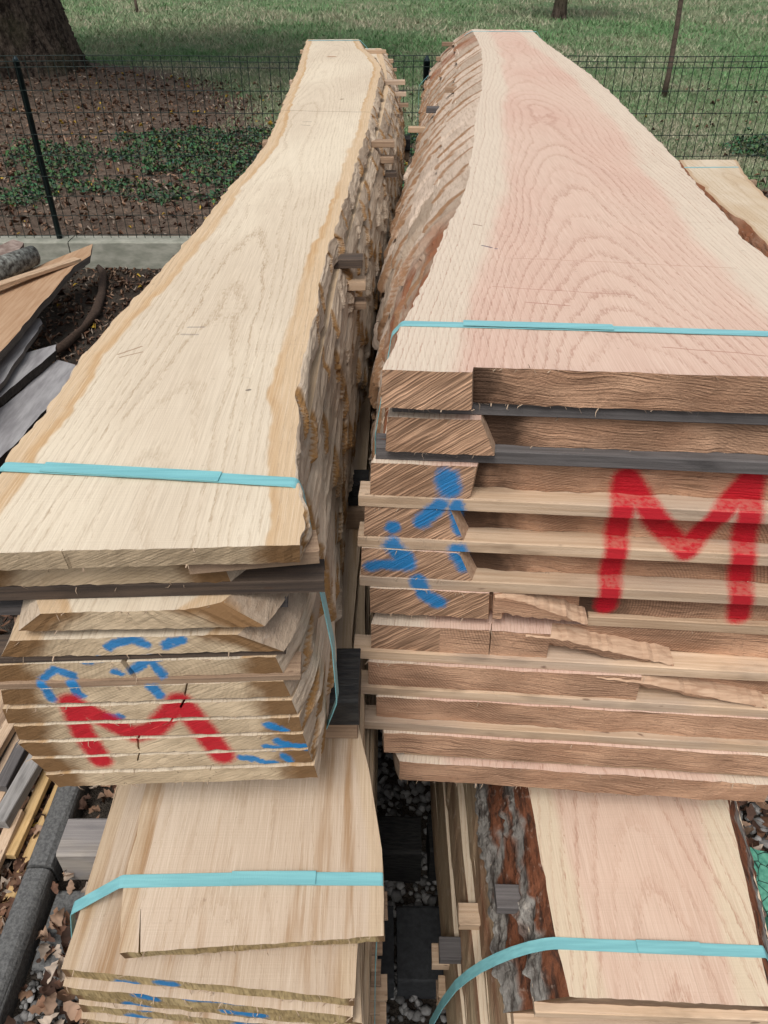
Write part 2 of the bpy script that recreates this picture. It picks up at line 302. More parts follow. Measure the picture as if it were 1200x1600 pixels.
M['P'] = wood_top('stained_oak_face', 'P', (.56, .455, .35), (.36, .25, .155), (.48, .36, .24), .02, (.49, .38, .28), .4, streak=.95)
M['Q'] = wood_top('rosy_oak_face', 'Q', (.60, .44, .34), (.40, .22, .15), (.60, .50, .36), .05, (.55, .385, .29), .75)
M['Le'] = wood_end('oak_end_sawn', 'L', (.68, .53, .355), (.50, .375, .24), 'saw', 'L', edge_col=(.17, .085, .03), edge_w=.055)
M['Rh'] = wood_end('oak_end_grooved', 'R', (.60, .37, .235), (.43, .25, .15), 'hatch', 'R', edge_w=.001)
M['Rs'] = wood_end('oak_end_torn', 'R', (.61, .37, .235), (.43, .24, .145), 'streak', 'R', edge_col=(.06, .033, .02), edge_w=.075)
M['Te'] = wood_end('oak_end_plain', 'T', (.45, .32, .2), (.33, .22, .13), 'saw')
M['Pe'] = wood_end('oak_end_worn', 'P', (.47, .36, .19), (.34, .24, .11), 'fibre', 'P', edge_w=.012)
M['Qe'] = wood_end('oak_end_rough', 'Q', (.45, .31, .2), (.3, .19, .12), 'streak', edge_w=.03)
M['step'] = plain('split_wood_face', (.54, .37, .25), .9, .35, 7.0, (1, 22, 22), dark=(.38, .235, .15), bump=.35)
M['fibre'] = plain('splinter_wood', (.46, .34, .24), .9, .3)
M['bark'] = bark_mat('fibrous_bark', (.20, .13, .08), amount=.38, fscale=(170, 11, 170))
M['bark_rough'] = bark_mat('furrowed_bark', (.03, .02, .016), .85, (90, 22, 90), 1.0)
M['s_tan'] = stick_mat('spacer_tan', (.54, .39, .265), (.40, .27, .17), mark='R')
M['s_pale'] = stick_mat('spacer_pale', (.60, .445, .31), (.47, .325, .21), .25, mark='R')
M['s_gray'] = stick_mat('spacer_gray', (.14, .128, .124), (.085, .077, .075))
M['s_dark'] = stick_mat('spacer_dark', (.12, .085, .062), (.055, .042, .035))
M['s_brown'] = stick_mat('spacer_brown', (.34, .235, .155), (.22, .145, .095), mark='L')
M['black'] = plain('black_timber', (.012, .012, .013), .7, .5, 30, (1, 5, 5), dark=(.035, .033, .03), bump=.8)

# ------------------------------------------------------------------ mesh helpers
def mesh_obj(name, V, F, mats, fm=None, parent=None, smooth=False, attrs=None, cols=None, origin=None):
    V = np.asarray(V, float)
    if origin is None: origin = (0, 0, 0) if parent is not None else (V[:, 0].mean(), V[:, 1].mean(), V[:, 2].min())
    o3 = np.array(origin)
    if parent is not None: o3 = np.array(parent.location)
    me = bpy.data.meshes.new(name); F = list(F)
    me.from_pydata((V - o3).tolist(), [], [tuple(int(i) for i in f) for f in F])
    for mm in (mats if isinstance(mats, (list, tuple)) else [mats]): me.materials.append(mm)
    if fm is not None: me.polygons.foreach_set('material_index', np.asarray(fm, np.int32))
    if smooth: me.polygons.foreach_set('use_smooth', np.ones(len(F), bool))
    for k, v in (attrs or {}).items():
        a = me.attributes.new(k, 'FLOAT', 'POINT'); a.data.foreach_set('value', np.asarray(v, np.float32))
    for k, v in (cols or {}).items():
        a = me.color_attributes.new(k, 'FLOAT_COLOR', 'POINT')
        a.data.foreach_set('color', np.c_[np.asarray(v, np.float32), np.ones(len(V), np.float32)].ravel())
    me.update(); ob = bpy.data.objects.new(name, me); COL.objects.link(ob)
    if parent is not None: ob.parent = parent
    else: ob.location = origin
    return ob
def fast_mesh(name, V, F, mat, cols=None, kind='stuff'):    # V (n,3); F (m,k) equal-sized faces
    V = np.asarray(V, np.float32); F = np.asarray(F, np.int32); k = F.shape[1]
    me = bpy.data.meshes.new(name); me.vertices.add(len(V)); me.vertices.foreach_set('co', V.ravel())
    me.loops.add(F.size); me.loops.foreach_set('vertex_index', F.ravel())
    me.polygons.add(len(F)); me.polygons.foreach_set('loop_start', np.arange(0, F.size, k, dtype=np.int32))
    try: me.polygons.foreach_set('loop_total', np.full(len(F), k, np.int32))
    except Exception: pass
    me.materials.append(mat); me.update(calc_edges=True)
    if cols is not None:
        a = me.color_attributes.new('tint', 'FLOAT_COLOR', 'POINT')
        a.data.foreach_set('color', np.c_[np.asarray(cols, np.float32), np.ones(len(V), np.float32)].ravel())
    ob = bpy.data.objects.new(name, me); COL.objects.link(ob); ob['kind'] = kind
    return ob
def tag(o, label, cat, group=None, kind=None):
    o['label'] = label; o['category'] = cat
    if group: o['group'] = group
    if kind: o['kind'] = kind
    return o
def grid_faces(nr, nc, base=0, flip=False):
    i = np.arange(nr - 1)[:, None] * nc + np.arange(nc - 1)[None, :] + base
    q = np.stack([i, i + 1, i + nc + 1, i + nc], -1).reshape(-1, 4)
    return q[:, ::-1] if flip else q
ORD = ['topmost', 'second from top', 'third from top', 'fourth from top', 'fifth from top', 'sixth from top', 'seventh from top', 'eighth from top', 'ninth from top', 'tenth from top', 'eleventh from top', 'twelfth from top', 'thirteenth from top', 'fourteenth from top', 'fifteenth from top', 'sixteenth from top', 'seventeenth from top', 'eighteenth from top', 'nineteenth from top', 'twentieth from top']

def chips(y, seed, lo=.05, hi=.2):                         # hewn-off bark flakes: saw-tooth 0..1 along the log
    r = random.Random(seed); cuts = [-1.0]
    while cuts[-1] < 9: cuts.append(cuts[-1] + r.uniform(lo, hi))
    c = np.array(cuts); k = np.clip(np.searchsorted(c, y, side='right') - 1, 0, len(c) - 2)
    amp = np.array([r.uniform(.2, 1) for _ in c])
    f = (y - c[k]) / (c[k + 1] - c[k]); return np.clip((y - c[k]) / .011, 0, 1) * (1 - f) * amp[k], f, k

def plank(name, ztop, th, xl, xr, xlb, xrb, front, yfar, rows, mats, fmat, bark_col, seed, jag=.004, side_rows=(0, 0), far_slope=0.0, sag=None, nz=3, chip=(.008, .008), backmat=1, warp=0.0, bark_m='bark', slant=.07, chip_len=(.05, .2), overhang=.0, efront=None, calm=.05, splinters=0):
    """One live-edge plank. xl/xr top outline, xlb/xrb bottom outline (functions of y), front = [(xt, yt, xb, yb)] left to right."""
    fr = np.array(front, float); nc = len(fr)
    u = (fr[:, 0] - fr[0, 0]) / (fr[-1, 0] - fr[0, 0]); ub = (fr[:, 2] - fr[0, 2]) / (fr[-1, 2] - fr[0, 2])
    s = np.linspace(0, 1, rows) ** 1.35
    yf = yfar + far_slope * (fr[:, 0] - fr[0, 0])
    def surf(y0, x0, x1, uu, fl, fr_, seed2):
        Y = y0[None, :] + (yf - y0)[None, :] * s[:, None]
        cl = (x0 - fl(y0[0])); cr = (x1 - fr_(y0[-1]))
        jl = jag * (chips(Y + 0, seed2)[0] - .3 + .5 * fbm(Y * 60, 0, seed2)); jr = jag * (chips(Y + 0, seed2 + 5)[0] - .3 + .5 * fbm(Y * 60, 3, seed2))
        fade = np.clip((Y - y0[0]) / .05, 0, 1)
        XL = fl(Y) + cl * np.exp(-(Y - y0[0]) / .10) - jl * fade; XR = fr_(Y) + cr * np.exp(-(Y - y0[-1]) / .10) + jr * fade
        X = XL + (XR - XL) * uu[None, :]
        return X, Y, np.minimum(X - XL, XR - X)
    Xt, Yt, Et = surf(fr[:, 1], fr[0, 0], fr[-1, 0], u, xl, xr, seed)
    Xb, Yb, Eb = surf(fr[:, 3], fr[0, 2], fr[-1, 2], ub, xlb, xrb, seed + 3)
    XbE = Xb.copy(); ins = np.minimum(.009, .6 * np.array(chip)); Xb[2:, 0] += ins[0]; Xb[2:, -1] -= ins[1]      # the bark laps a little over the underside
    wz = warp * vn(Yt * 1.3, seed * 3.1, seed)
    Zt = ztop + .0008 * vn(Xt * 30, Yt * 14, seed) + wz; Zb = ztop - th + .0006 * vn(Xb * 30, Yb * 14, seed + 1) + warp * vn(Yb * 1.3, seed * 3.1, seed)
    # ragged front arris
    jf = .0014 * fbm(fr[:, 0] * 420, 0, seed + 9); Yt[0] += jf; Yb[0] += .0016 * fbm(fr[:, 2] * 380, 5, seed + 9); Zb[0] += .0012 * fbm(fr[:, 2] * 300, 2, seed)
    V = [np.c_[Xt.ravel(), Yt.ravel(), Zt.ravel()], np.c_[Xb.ravel(), Yb.ravel(), Zb.ravel()]]; E = [Et.ravel(), Eb.ravel()]
    n = rows * nc
    F = [grid_faces(rows, nc, 0), grid_faces(rows, nc, n, True)]; fm = [np.zeros(len(F[0]), int), np.zeros(len(F[1]), int)]
    base = 2 * n
    def wall(row, flip, mat_of, e):
        nonlocal base
        t = np.linspace(0, 1, nz + 1)[:, None]
        px = Xt[row][None] * (1 - t) + Xb[row][None] * t; py = Yt[row][None] * (1 - t) + Yb[row][None] * t; pz = Zt[row][None] * (1 - t) + Zb[row][None] * t
        py = py + (.0012 * fbm(px * 200, pz * 200, seed + 31) * np.sin(np.pi * t))
        V.append(np.c_[px.ravel(), py.ravel(), pz.ravel()]); E.append(np.broadcast_to(Et[row][None] * (1 - t) + Eb[row][None] * t, px.shape).ravel())
        if row == 0 and efront is not None: E[-1] = np.broadcast_to(np.asarray(efront)[None] + 0 * t, px.shape).ravel()
        f = grid_faces(nz + 1, nc, base, flip); F.append(f); mm = np.array([mat_of(i) for i in range(nc - 1)]); fm.append(np.tile(mm, nz)); base += (nz + 1) * nc
    # front faces need -y normals: order columns so
    wall(0, True, fmat, 0); wall(-1, False, lambda i: backmat, 0)
    V = np.vstack(V); F = np.vstack(F)
    ob = mesh_obj(name, V, F, mats, np.concatenate(fm), attrs={'edge': np.concatenate(E)})
    if splinters:
        r = np.random.default_rng(seed + 77); SV, SF = [], []
        for q in range(splinters):
            i = r.integers(0, nc); low = r.random() < .6; w_ = r.uniform(.0003, .0009); ln_ = r.uniform(.003, .012)
            c0 = np.array((Xb[0, i], Yb[0, i] + .001, Zb[0, i] + .0005)) if low else np.array((Xt[0, i], Yt[0, i] + .001, Zt[0, i] - .0005)); c0[0] += r.uniform(-.006, .006)
            d_ = np.array((r.normal(0, .7), -abs(r.normal(.5, .4)), r.normal(-.6 if low else -.1, .4))); d_ /= np.linalg.norm(d_); sd2 = np.cross(d_, (.3, .2, 1)); sd2 /= np.linalg.norm(sd2)
            mid = c0 + d_ * ln_ * .6 + r.normal(0, .0012, 3); j = len(SV); SV += [c0 - sd2 * w_, c0 + sd2 * w_, mid + sd2 * w_ * .7, mid - sd2 * w_ * .7, c0 + d_ * ln_ + r.normal(0, .002, 3)]; SF += [(j, j + 1, j + 2, j + 3), (j + 3, j + 2, j + 4)]
        sp = mesh_obj('splinters', np.array(SV), SF, M['fibre'], parent=ob); sp['kind'] = 'stuff'
    # side edges with bark
    for side, sgn in ((0, -1), (1, 1)):
        nr = side_rows[side] or max(24, rows // 2); nv = 14 if side_rows[side] else 3
        col = 0 if side == 0 else nc - 1
        ys = np.interp(np.linspace(0, 1, nr) ** 1.25, np.linspace(0, 1, rows), np.arange(rows))
        ip = lambda A: np.interp(ys, np.arange(rows), A[:, col])
        t = (np.concatenate([[0, .03], np.linspace(.09, 1, nv - 2)]) if nv > 3 else np.linspace(0, 1, nv))[None, :]
        ax, ay, az = ip(Xt)[:, None], ip(Yt)[:, None], ip(Zt)[:, None]; bx, by, bz = ip(XbE)[:, None], ip(Yb)[:, None], ip(Zb)[:, None]
        X = ax + (bx - ax) * t; Yq = ay + (by - ay) * t; Z = az + (bz - az) * t
        env = np.clip(t / .03, 0, 1) * np.clip((1.2 - t) * 3, 0, 1) * (.45 + .55 * np.clip(t * 4, 0, 1))
        a, f, k = chips(Yq + slant * t + .018 * vn(t * 2.5, Yq * 7, seed), seed * 7 + side, *chip_len)
        rough = fbm(Yq * 9 + 3 * vn(Yq * 3, t, seed), t * 4.6 + seed, seed + side, 4)
        nearf = np.clip((Yq - ay[0]) / calm, 0, 1)
        out = np.maximum(chip[side] * a + .30 * chip[side] * rough, -.15 * chip[side]) * env * nearf
        lim = .5 * chip[side]
        if bark_m == 'bark_rough': out = out + .0065 * np.clip(t * 1.6 - .25, 0, 1) * nearf * (np.abs(vn(Yq * 48 + 6 * vn(Yq * 9, t * 3, 3), t * 7, seed)) * 1.6 - .6 + .5 * vn(Yq * 110, t * 14, seed + 4))
        X = X + sgn * out; Z = Z - .35 * out - overhang * t ** 3 * np.clip((Yq - ay[0]) / .12, 0, 1) * np.clip(.75 + .5 * vn(Yq * 11, 0, seed + 2), .2, 1)
        cc = bark_col(Yq, t + 0 * Yq, side, a, f, k)
        mesh_obj('bark_edge', np.c_[X.ravel(), Yq.ravel(), Z.ravel()], grid_faces(nr, nv, 0, side == 0), M[bark_m], parent=ob, cols={'bark': cc.reshape(-1, 3)})
    return ob

def lerp3(a, b, f): return np.asarray(a) * (1 - f[..., None]) + np.asarray(b) * f[..., None]
def tan_bark(seed, red=None, light=(.64, .52, .39), gold=(.28, .15, .055)):
    def fn(Y, t, side, a, f, k):
        v = _h(k, side, seed); c = lerp3(light, (.34, .26, .19), v ** 1.4)
        c = lerp3(c, (.33, .25, .185), np.clip(fbm(Y * 7, t * 2, seed + 3) * .9 - .15, 0, .7))
        c = lerp3(c, gold, np.clip((.13 - f) * 14, 0, 1) * (_h(k, 5, seed) > .2))
        if red: c = lerp3(c, (.25, .10, .05), np.clip(red(Y, t), 0, 1))
        return c
    return fn
def fine(x0, x1, n, extra=()):                             # column positions, a few of them forced
    return sorted(set(np.round(np.concatenate([np.linspace(x0, x1, n), np.array(list(extra), float)]), 5)))

# ------------------------------------------------------------------ stick (spacer) builder
def box_verts(p, q, wdt, hgt, seed=0, cut=.004):           # bar from p to q (centre line of its underside), a little uneven
    p = np.array(p, float); q = np.array(q, float); d = q - p; L = np.linalg.norm(d); d /= L
    sd_ = np.cross(d, (0, 0, 1)); sd_ /= np.linalg.norm(sd_); up = np.cross(sd_, d)
    r = random.Random(seed); n = max(2, int(L / .08)); bev = min(wdt, hgt) * .07
    prof = [(-wdt / 2 + bev, 0), (wdt / 2 - bev, 0), (wdt / 2, bev), (wdt / 2, hgt - bev), (wdt / 2 - bev, hgt), (-wdt / 2 + bev, hgt), (-wdt / 2, hgt - bev), (-wdt / 2, bev)]
    V = []; F = []
    for i in range(n + 1):
        c = p + d * L * i / n
        for (a, b) in prof:
            e = r.uniform(-.0006, .0006)
            V.append(c + sd_ * (a + e) + up * (b + (r.uniform(-.0004, .0004))) + d * (r.uniform(-cut, cut) * .3 if i in (0, n) else 0))
    for i in range(n):
        for k in range(8):
            F.append((i * 8 + k, i * 8 + (k + 1) % 8, (i + 1) * 8 + (k + 1) % 8, (i + 1) * 8 + k))
    F.append(tuple(range(7, -1, -1))); F.append(tuple(n * 8 + k for k in range(8)))
    F = [f[::-1] for f in F]
    return np.array(V), F
def stick(name, p, q, wdt, hgt, mat, label, group, seed=0, cat='wood spacer'):
    V, F = box_verts(p, q, wdt, hgt, seed)
    d = np.array(q) - np.array(p); ang = math.atan2(d[1], d[0])
    org = np.array(p); ca, sa = math.cos(-ang), math.sin(-ang)
    W = V - org; W = np.c_[W[:, 0] * ca - W[:, 1] * sa, W[:, 0] * sa + W[:, 1] * ca, W[:, 2]]
    ob = mesh_obj(name, W, F, mat, origin=(0, 0, 0)); ob.location = org; ob.rotation_euler = (0, 0, ang)
    return tag(ob, label, cat, group)

# ------------------------------------------------------------------ setting: ground, lawn, kerbs
def ground_mat(name, stops, scale, dark, sc2=40.0):
    m, g, b = newmat(name); P = g.n('ShaderNodeNewGeometry').outputs['Position']
    n = g.noise(P, scale, 6.0, .65); n2 = g.noise(P, sc2, 4.0, .65)
    c = g.mix(g.ss(n, .38, .62), stops[0], stops[1]); c = g.mix(g.m('MULTIPLY', g.ss(n2, .45, .7), .8), c, dark)
    finish(g, b, c, .95, g.m('ADD', n2, g.noise(P, 160.0, 3.0)), .8, .02, .1); return m
M['soil'] = ground_mat('dark_yard_soil', ((.055, .042, .033), (.085, .072, .058)), 2.5, (.025, .018, .015))
FENCE_Y = 6.1
def lawn_z(x, y):
    x = np.asarray(x, float); y = np.asarray(y, float)
    return .19 + .008 * (y - FENCE_Y) + .26 * np.exp(-(((x + 5.6) / 2.4) ** 2 + ((y - 13.4) / 2.6) ** 2)) + .018 * fbm(x * .9, y * .9, 5) * np.clip((y - 6.2) / 1.0, 0, 1)
ye = [-60, -8, -2, 0, 1, 2, 3, 4, 5, 5.6, 6.02]; xe = [-80, -20, -6, -3, -2, -1, 0, 1, 2, 3, 6, 20, 80]
V = [(x, y, 0.0) for y in ye for x in xe]
o = mesh_obj('yard_ground', V, grid_faces(len(ye), len(xe)), M['soil'], origin=(0, 0, 0)); o['kind'] = 'structure'; o['label'] = 'dark leaf-strewn soil of the timber yard'
# lawn: green and straw where grass grows, brown under the tree and along the fence
m, g, b = newmat('lawn_soil'); P = g.n('ShaderNodeNewGeometry').outputs['Position']
at = g.n('ShaderNodeAttribute', dict(attribute_name='green')).outputs['Fac']
n = g.noise(P, .9, 5.0, .65); n2 = g.noise(P, 9.0, 5.0, .7); n3 = g.noise(P, 55.0, 4.0, .7)
grass = g.mix(g.ss(n, .4, .62), (.10, .165, .075), (.18, .205, .115)); grass = g.mix(g.m('MULTIPLY', g.ss(n2, .52, .72), .8), grass, (.27, .235, .175))
mul = g.mix(g.ss(n2, .38, .62), (.12, .086, .066), (.19, .142, .108)); mul = g.mix(g.m('MULTIPLY', g.ss(n3, .5, .7), .7), mul, (.02, .014, .011))
gf = g.ss(g.m('ADD', at, g.m('MULTIPLY', g.m('SUBTRACT', n2, .5), .9)), .35, .65)
finish(g, b, g.mix(gf, mul, grass), .95, g.m('ADD', n2, n3), .8, .04, .1); M['lawn'] = m
xs = np.concatenate([np.linspace(-160, -16, 10), np.linspace(-14, 14, 71), np.linspace(16, 160, 10)]); ysl = np.concatenate([np.linspace(6.18, 20, 70), np.linspace(20.5, 45, 40), np.linspace(50, 320, 20)])
def green_at(x, y):                                        # 1 lawn, 0 leaf mould
    e = np.clip((y - (8.6 + .55 * np.clip(-x - .8, 0, 20) + .5 * vn(x * .8, y * .3, 3))) / 3.2 + .35 * fbm(x * 1.2, y * 1.0, 66), 0, 1)
    right = np.clip((x - 1.0) / 2.0, 0, 1); e = np.maximum(e, right * np.clip((y - 7.0) / 1.5, .35, 1))
    tree = np.exp(-(((x + 5.2) / 2.6) ** 2 + ((y - 12.6) / 2.2) ** 2)); return np.clip(e - 1.6 * tree, 0, 1)
XX, YY = np.meshgrid(xs, ysl); ZZ = lawn_z(XX, YY)
o = mesh_obj('lawn', np.c_[XX.ravel(), YY.ravel(), ZZ.ravel()], grid_faces(len(ysl), len(xs)), M['lawn'], smooth=True, origin=(0, 0, 0), attrs={'green': green_at(XX, YY).ravel()})
o['kind'] = 'structure'; o['label'] = 'rough green lawn beyond the wire fence'

M['concrete'] = plain('pale_concrete', (.34, .335, .28), .9, .35, 7.0, (1, 1, 2.5), dark=(.20, .205, .165))
M['kerb'] = plain('speckled_kerb_concrete', (.145, .145, .14), .9, .5, 120.0, dark=(.075, .075, .075), bump=.7)
def rounded_bar(x0, x1, y0, y1, z0, z1, rad, axis='x', seed=0, n=5):
    """bar with its upper long edges rounded; runs along axis"""
    prof = [(0, z0)]
    a0, a1 = (y0, y1) if axis == 'x' else (x0, x1)
    prof = [(a0, z0)] + [(a0 + rad - rad * math.cos(t), z1 - rad + rad * math.sin(t)) for t in np.linspace(0, math.pi / 2, n)] + [(a1 - rad + rad * math.sin(t), z1 - rad + rad * math.cos(t)) for t in np.linspace(0, math.pi / 2, n)] + [(a1, z0)]
    l0, l1 = (x0, x1) if axis == 'x' else (y0, y1); ls = np.linspace(l0, l1, max(3, int((l1 - l0) / .1)))
    V = []; k = len(prof); r = random.Random(seed)
    for l in ls:
        for (a, zz) in prof:
            e = r.uniform(-.0012, .0012); V.append((l, a + e, zz + e) if axis == 'x' else (a + e, l, zz + e))
    F = [(i * k + j, i * k + j + 1, (i + 1) * k + j + 1, (i + 1) * k + j) for i in range(len(ls) - 1) for j in range(k - 1)]
    F += [tuple(range(k))[::-1], tuple((len(ls) - 1) * k + j for j in range(k))]
    if axis == 'x': F = [f[::-1] for f in F]
    return np.array(V), F
sill = bpy.data.objects.new('concrete_sill', None); COL.objects.link(sill); sill.location = (0, 6.13, 0)
tag(sill, 'low pale concrete sill running along the foot of the wire fence', 'concrete sill')
sx = [-10.4, -7.9, -5.4, -2.45, .05, 2.9, 5.4, 7.9, 10.4]
for i in range(len(sx) - 1):
    V, F = rounded_bar(sx[i] + .004, sx[i + 1] - .004, 6.03, 6.20, -.05, .205, .012, 'x', i); mesh_obj('sill_panel', V, F, M['concrete'], parent=sill)
edging = bpy.data.objects.new('kerb_edging', None); COL.objects.link(edging); edging.location = (-.93, 1.5, 0)
tag(edging, 'speckled grey concrete edging with rounded top left of the lower stack', 'kerb')
for i, (a, b_) in enumerate([(-.9, .094), (.102, 1.086), (1.096, 2.09), (2.1, 3.09), (3.1, 4.1)]):
    V, F = rounded_bar(-.968, -.895, a, b_, -.1, .085, .026, 'y', i + 20, 6); mesh_obj('kerb_stone', V, F, M['kerb'], parent=edging)

# ------------------------------------------------------------------ upper left pack (pale oak)
Lz = [2.08 - d for d in (.45, .494, .538, .578, .615, .651, .683, .714, .745, .776, .807)]
L1l = pl([(0.539, -0.411), (0.676, -0.405), (0.705, -0.409), (0.796, -0.404), (0.860, -0.403), (0.962, -0.405), (1.047, -0.401), (1.139, -0.394), (1.256, -0.382), (1.380, -0.372), (1.583, -0.359), (1.750, -0.355), (2.012, -0.337), (2.308, -0.326), (2.583, -0.331), (3.124, -0.353), (3.806, -0.373), (4.389, -0.404), (5.091, -0.435)])
L1r = pl([(0.556, -0.078), (0.606, -0.080), (0.650, -0.089), (0.686, -0.094), (0.796, -0.100), (0.843, -0.107), (0.904, -0.108), (0.992, -0.109), (1.058, -0.104), (1.256, -0.106), (1.423, -0.100), (1.520, -0.093), (1.750, -0.084), (2.115, -0.070), (2.533, -0.048), (2.923, -0.037), (3.612, -0.018), (3.911, -0.014), (4.3, -.05), (4.671, -0.110), (5.127, -0.146)])
Lbase = pl([(.55, -.088), (.8, -.098), (1.0, -.103), (1.4, -.098), (2.1, -.07), (2.9, -.037), (3.6, -.018), (4.2, -.03), (5.15, -.07)])
Lf = [0, .35, .6, .75, .85, .92, .97, 1, 1, 1, .97, .93]
Lxt = [-.411, -.407, -.342, -.385, -.41, -.414, -.423, -.4196, -.4234, -.417, -.408]; Lxb = [-.413, -.41, -.372, -.402, -.414, -.42, -.424, -.421, -.414, -.405, -.398]
Rxt = [-.078, -.16, -.165, -.152, -.116, -.110, -.1035, -.0975, -.095, -.091, -.085]; Rxb = [-.080, -.155, -.122, -.106, -.110, -.104, -.099, -.0955, -.091, -.087, -.082]
Lyf = [.541, .572, .552, .555, .556, .5535, .5545, .5548, .5553, .5558, .5552]
crack = {4: [(-.276, -.268, .0065, .03)], 5: [(-.214, -.222, .0022, .012)], 6: [(-.224, -.237, .003, .014)], 7: [(-.242, -.284, .003, .012)], 8: [(-.286, -.29, .003, .012)], 9: [(-.291, -.299, .002, .01)], 10: [(-.21, -.222, .001, .005)], 0: [(-.296, -.297, .0006, .004)]}
def add_cracks(pts, cr, slope):
    out = list(pts)
    for (ct, cb, wd, dp) in cr:
        yt = np.interp(ct, [p[0] for p in pts], [p[1] for p in pts]); yb = np.interp(cb, [p[2] for p in pts], [p[3] for p in pts])
        out = [p for p in out if abs(p[0] - ct) > wd * 1.1]
        out += [(ct - wd / 2, yt, cb - wd / 2, yb), (ct - wd / 4, yt + dp, cb - wd / 4, yb + dp), (ct + wd / 4, yt + dp, cb + wd / 4, yb + dp), (ct + wd / 2, yt, cb + wd / 2, yb)]
    return sorted(out)
def Lxl(k): return lambda y: L1l(y) - .012 * min(k, 4) * np.clip((y - .6) / 1.2, 0, 1)
def Lxr(fk): return lambda y: Lbase(y) + .028 * y * fk
planksL = []
for k in range(11):
    n = 46 if k == 0 else 34
    xt = np.linspace(Lxt[k], Rxt[k], n); xb = np.linspace(Lxb[k], Rxb[k], n)
    ff = [(a, Lyf[k] + .04 * (a + .41), b_, Lyf[k] + .04 * (a + .41) + (.006 if k == 0 else .001)) for a, b_ in zip(xt, xb)]
    if k == 2: ff = [(a, ya + .012 * np.clip((a + .19) / .03, 0, 1), b_, yb) for a, ya, b_, yb in ff]
    ff = add_cracks(ff, crack.get(k, []), 0)
    xl = L1l if k == 0 else Lxl(k); xr = L1r if k == 0 else Lxr(Lf[k])
    xlb = (lambda y: L1l(y) - .006) if k == 0 else Lxl(k + .6); xrb = (lambda y: L1r(y) + .004 + .010 * np.clip(y - .8, 0, 1)) if k == 0 else (lambda k: (lambda y: Lbase(y) + .028 * y * (.1 * Lf[k] + .9 * Lf[k + 1]) + .003))(k)
    o = plank('live_edge_plank', Lz[k], .026, xl, xr, xlb, xrb, ff, 5.10, 240 if k == 0 else 60, [M['L'], M['Le'], M['step']], lambda i: 1, tan_bark(k + 40), 100 + k, jag=.007 if k == 0 else .0012, side_rows=(260 if k == 0 else 0, 620), far_slope=.05, chip=(.006, .013), chip_len=(.09, .30), slant=.05, overhang=.004, splinters=12)
    lab = ['topmost wide pale oak plank of the upper left stack, with a strap across it', 'second plank from top in upper left stack, short recessed end above a dark spacer', 'third plank from top in upper left stack, slanting ends sticking out', 'fourth plank from top in upper left stack, two blue strokes on its end', 'fifth plank from top in upper left stack, open gap cracked into its end', 'sixth plank from top in upper left stack, just above the red letter', 'seventh plank from top in upper left stack, top of the red letter crossing it', 'eighth plank from top in upper left stack, crack running through red letter', 'ninth plank from top in upper left stack, blue stroke at its right end', 'tenth plank from top in upper left stack, foot of the red letter', 'bottom plank of upper left stack, speckled end without red paint'][k]
    tag(o, lab, 'plank', 'planks of the upper left stack'); planksL.append(o)

STN = {1: 'at near end', 2: 'second row from near end', 3: 'middle row', 4: 'fourth row from near end', 5: 'at far end'}
def gap(z_up, th, z_low): return z_low + .0004, z_up - th - z_low - .0008
gL = 'spacers in the upper left stack'
front_L = {0: ('s_brown', -.19, -.066, .585), 1: ('s_dark', -.47, -.062, .592), 2: ('s_gray', -.50, -.105, .612), 3: ('s_dark', -.47, -.106, .578), 4: ('s_brown', -.47, -.092, .574)}
words = ['first', 'second', 'third', 'fourth', 'fifth', 'sixth', 'seventh', 'eighth', 'ninth', 'tenth', 'eleventh', 'twelfth', 'thirteenth', 'fourteenth', 'fifteenth', 'sixteenth', 'seventeenth', 'eighteenth', 'nineteenth', 'twentieth']
st_ends = {2: (1.45, {0: -.041, 1: -.036, 2: -.036}), 3: (2.5, {0: .030, 1: .028, 2: .038}), 4: (3.73, {0: .090, 1: .095, 2: .105}), 5: (4.86, {0: .01, 1: .05, 2: .07})}
st_cols = {2: ['s_dark', 's_tan', 's_brown'], 3: ['s_brown', 's_brown', 's_dark'], 4: ['s_pale', 's_pale', 's_brown'], 5: ['s_tan', 's_tan', 's_brown']}
for k in range(10):
    z0, hh = gap(Lz[k], .026, Lz[k + 1]); cname = {'s_dark': 'dark brown', 's_tan': 'tan', 's_brown': 'brown', 's_pale': 'pale tan', 's_gray': 'grey'}
    if k in front_L: mt, xa, xb_, yy = front_L[k]
    else: mt, xa, xb_, yy = 's_brown', -.40, Rxt[k] - .012, .595
    stick('wood_spacer', (xa, yy - .006, z0), (xb_, yy + .010, z0), .034, hh, M[mt], f'{cname[mt]} spacer under {words[k]} plank of upper left stack, at near end', gL, 300 + k)
    for s_ in (2, 3, 4, 5):
        yy, ends = st_ends[s_]; x1 = ends.get(k, float(Lxr(Lf[k])(yy)) + random.uniform(-.03, .012)); mt = st_cols[s_][k] if k < 3 else random.choice(['s_brown', 's_dark', 's_tan'])
        stick('wood_spacer', (float(L1l(yy)) - .03, yy - .01, z0), (x1, yy + random.uniform(-.004, .008), z0), .036, hh, M[mt], f'{cname[mt]} spacer under {words[k]} plank of upper left stack, {STN[s_]}', gL, 320 + k * 5 + s_)

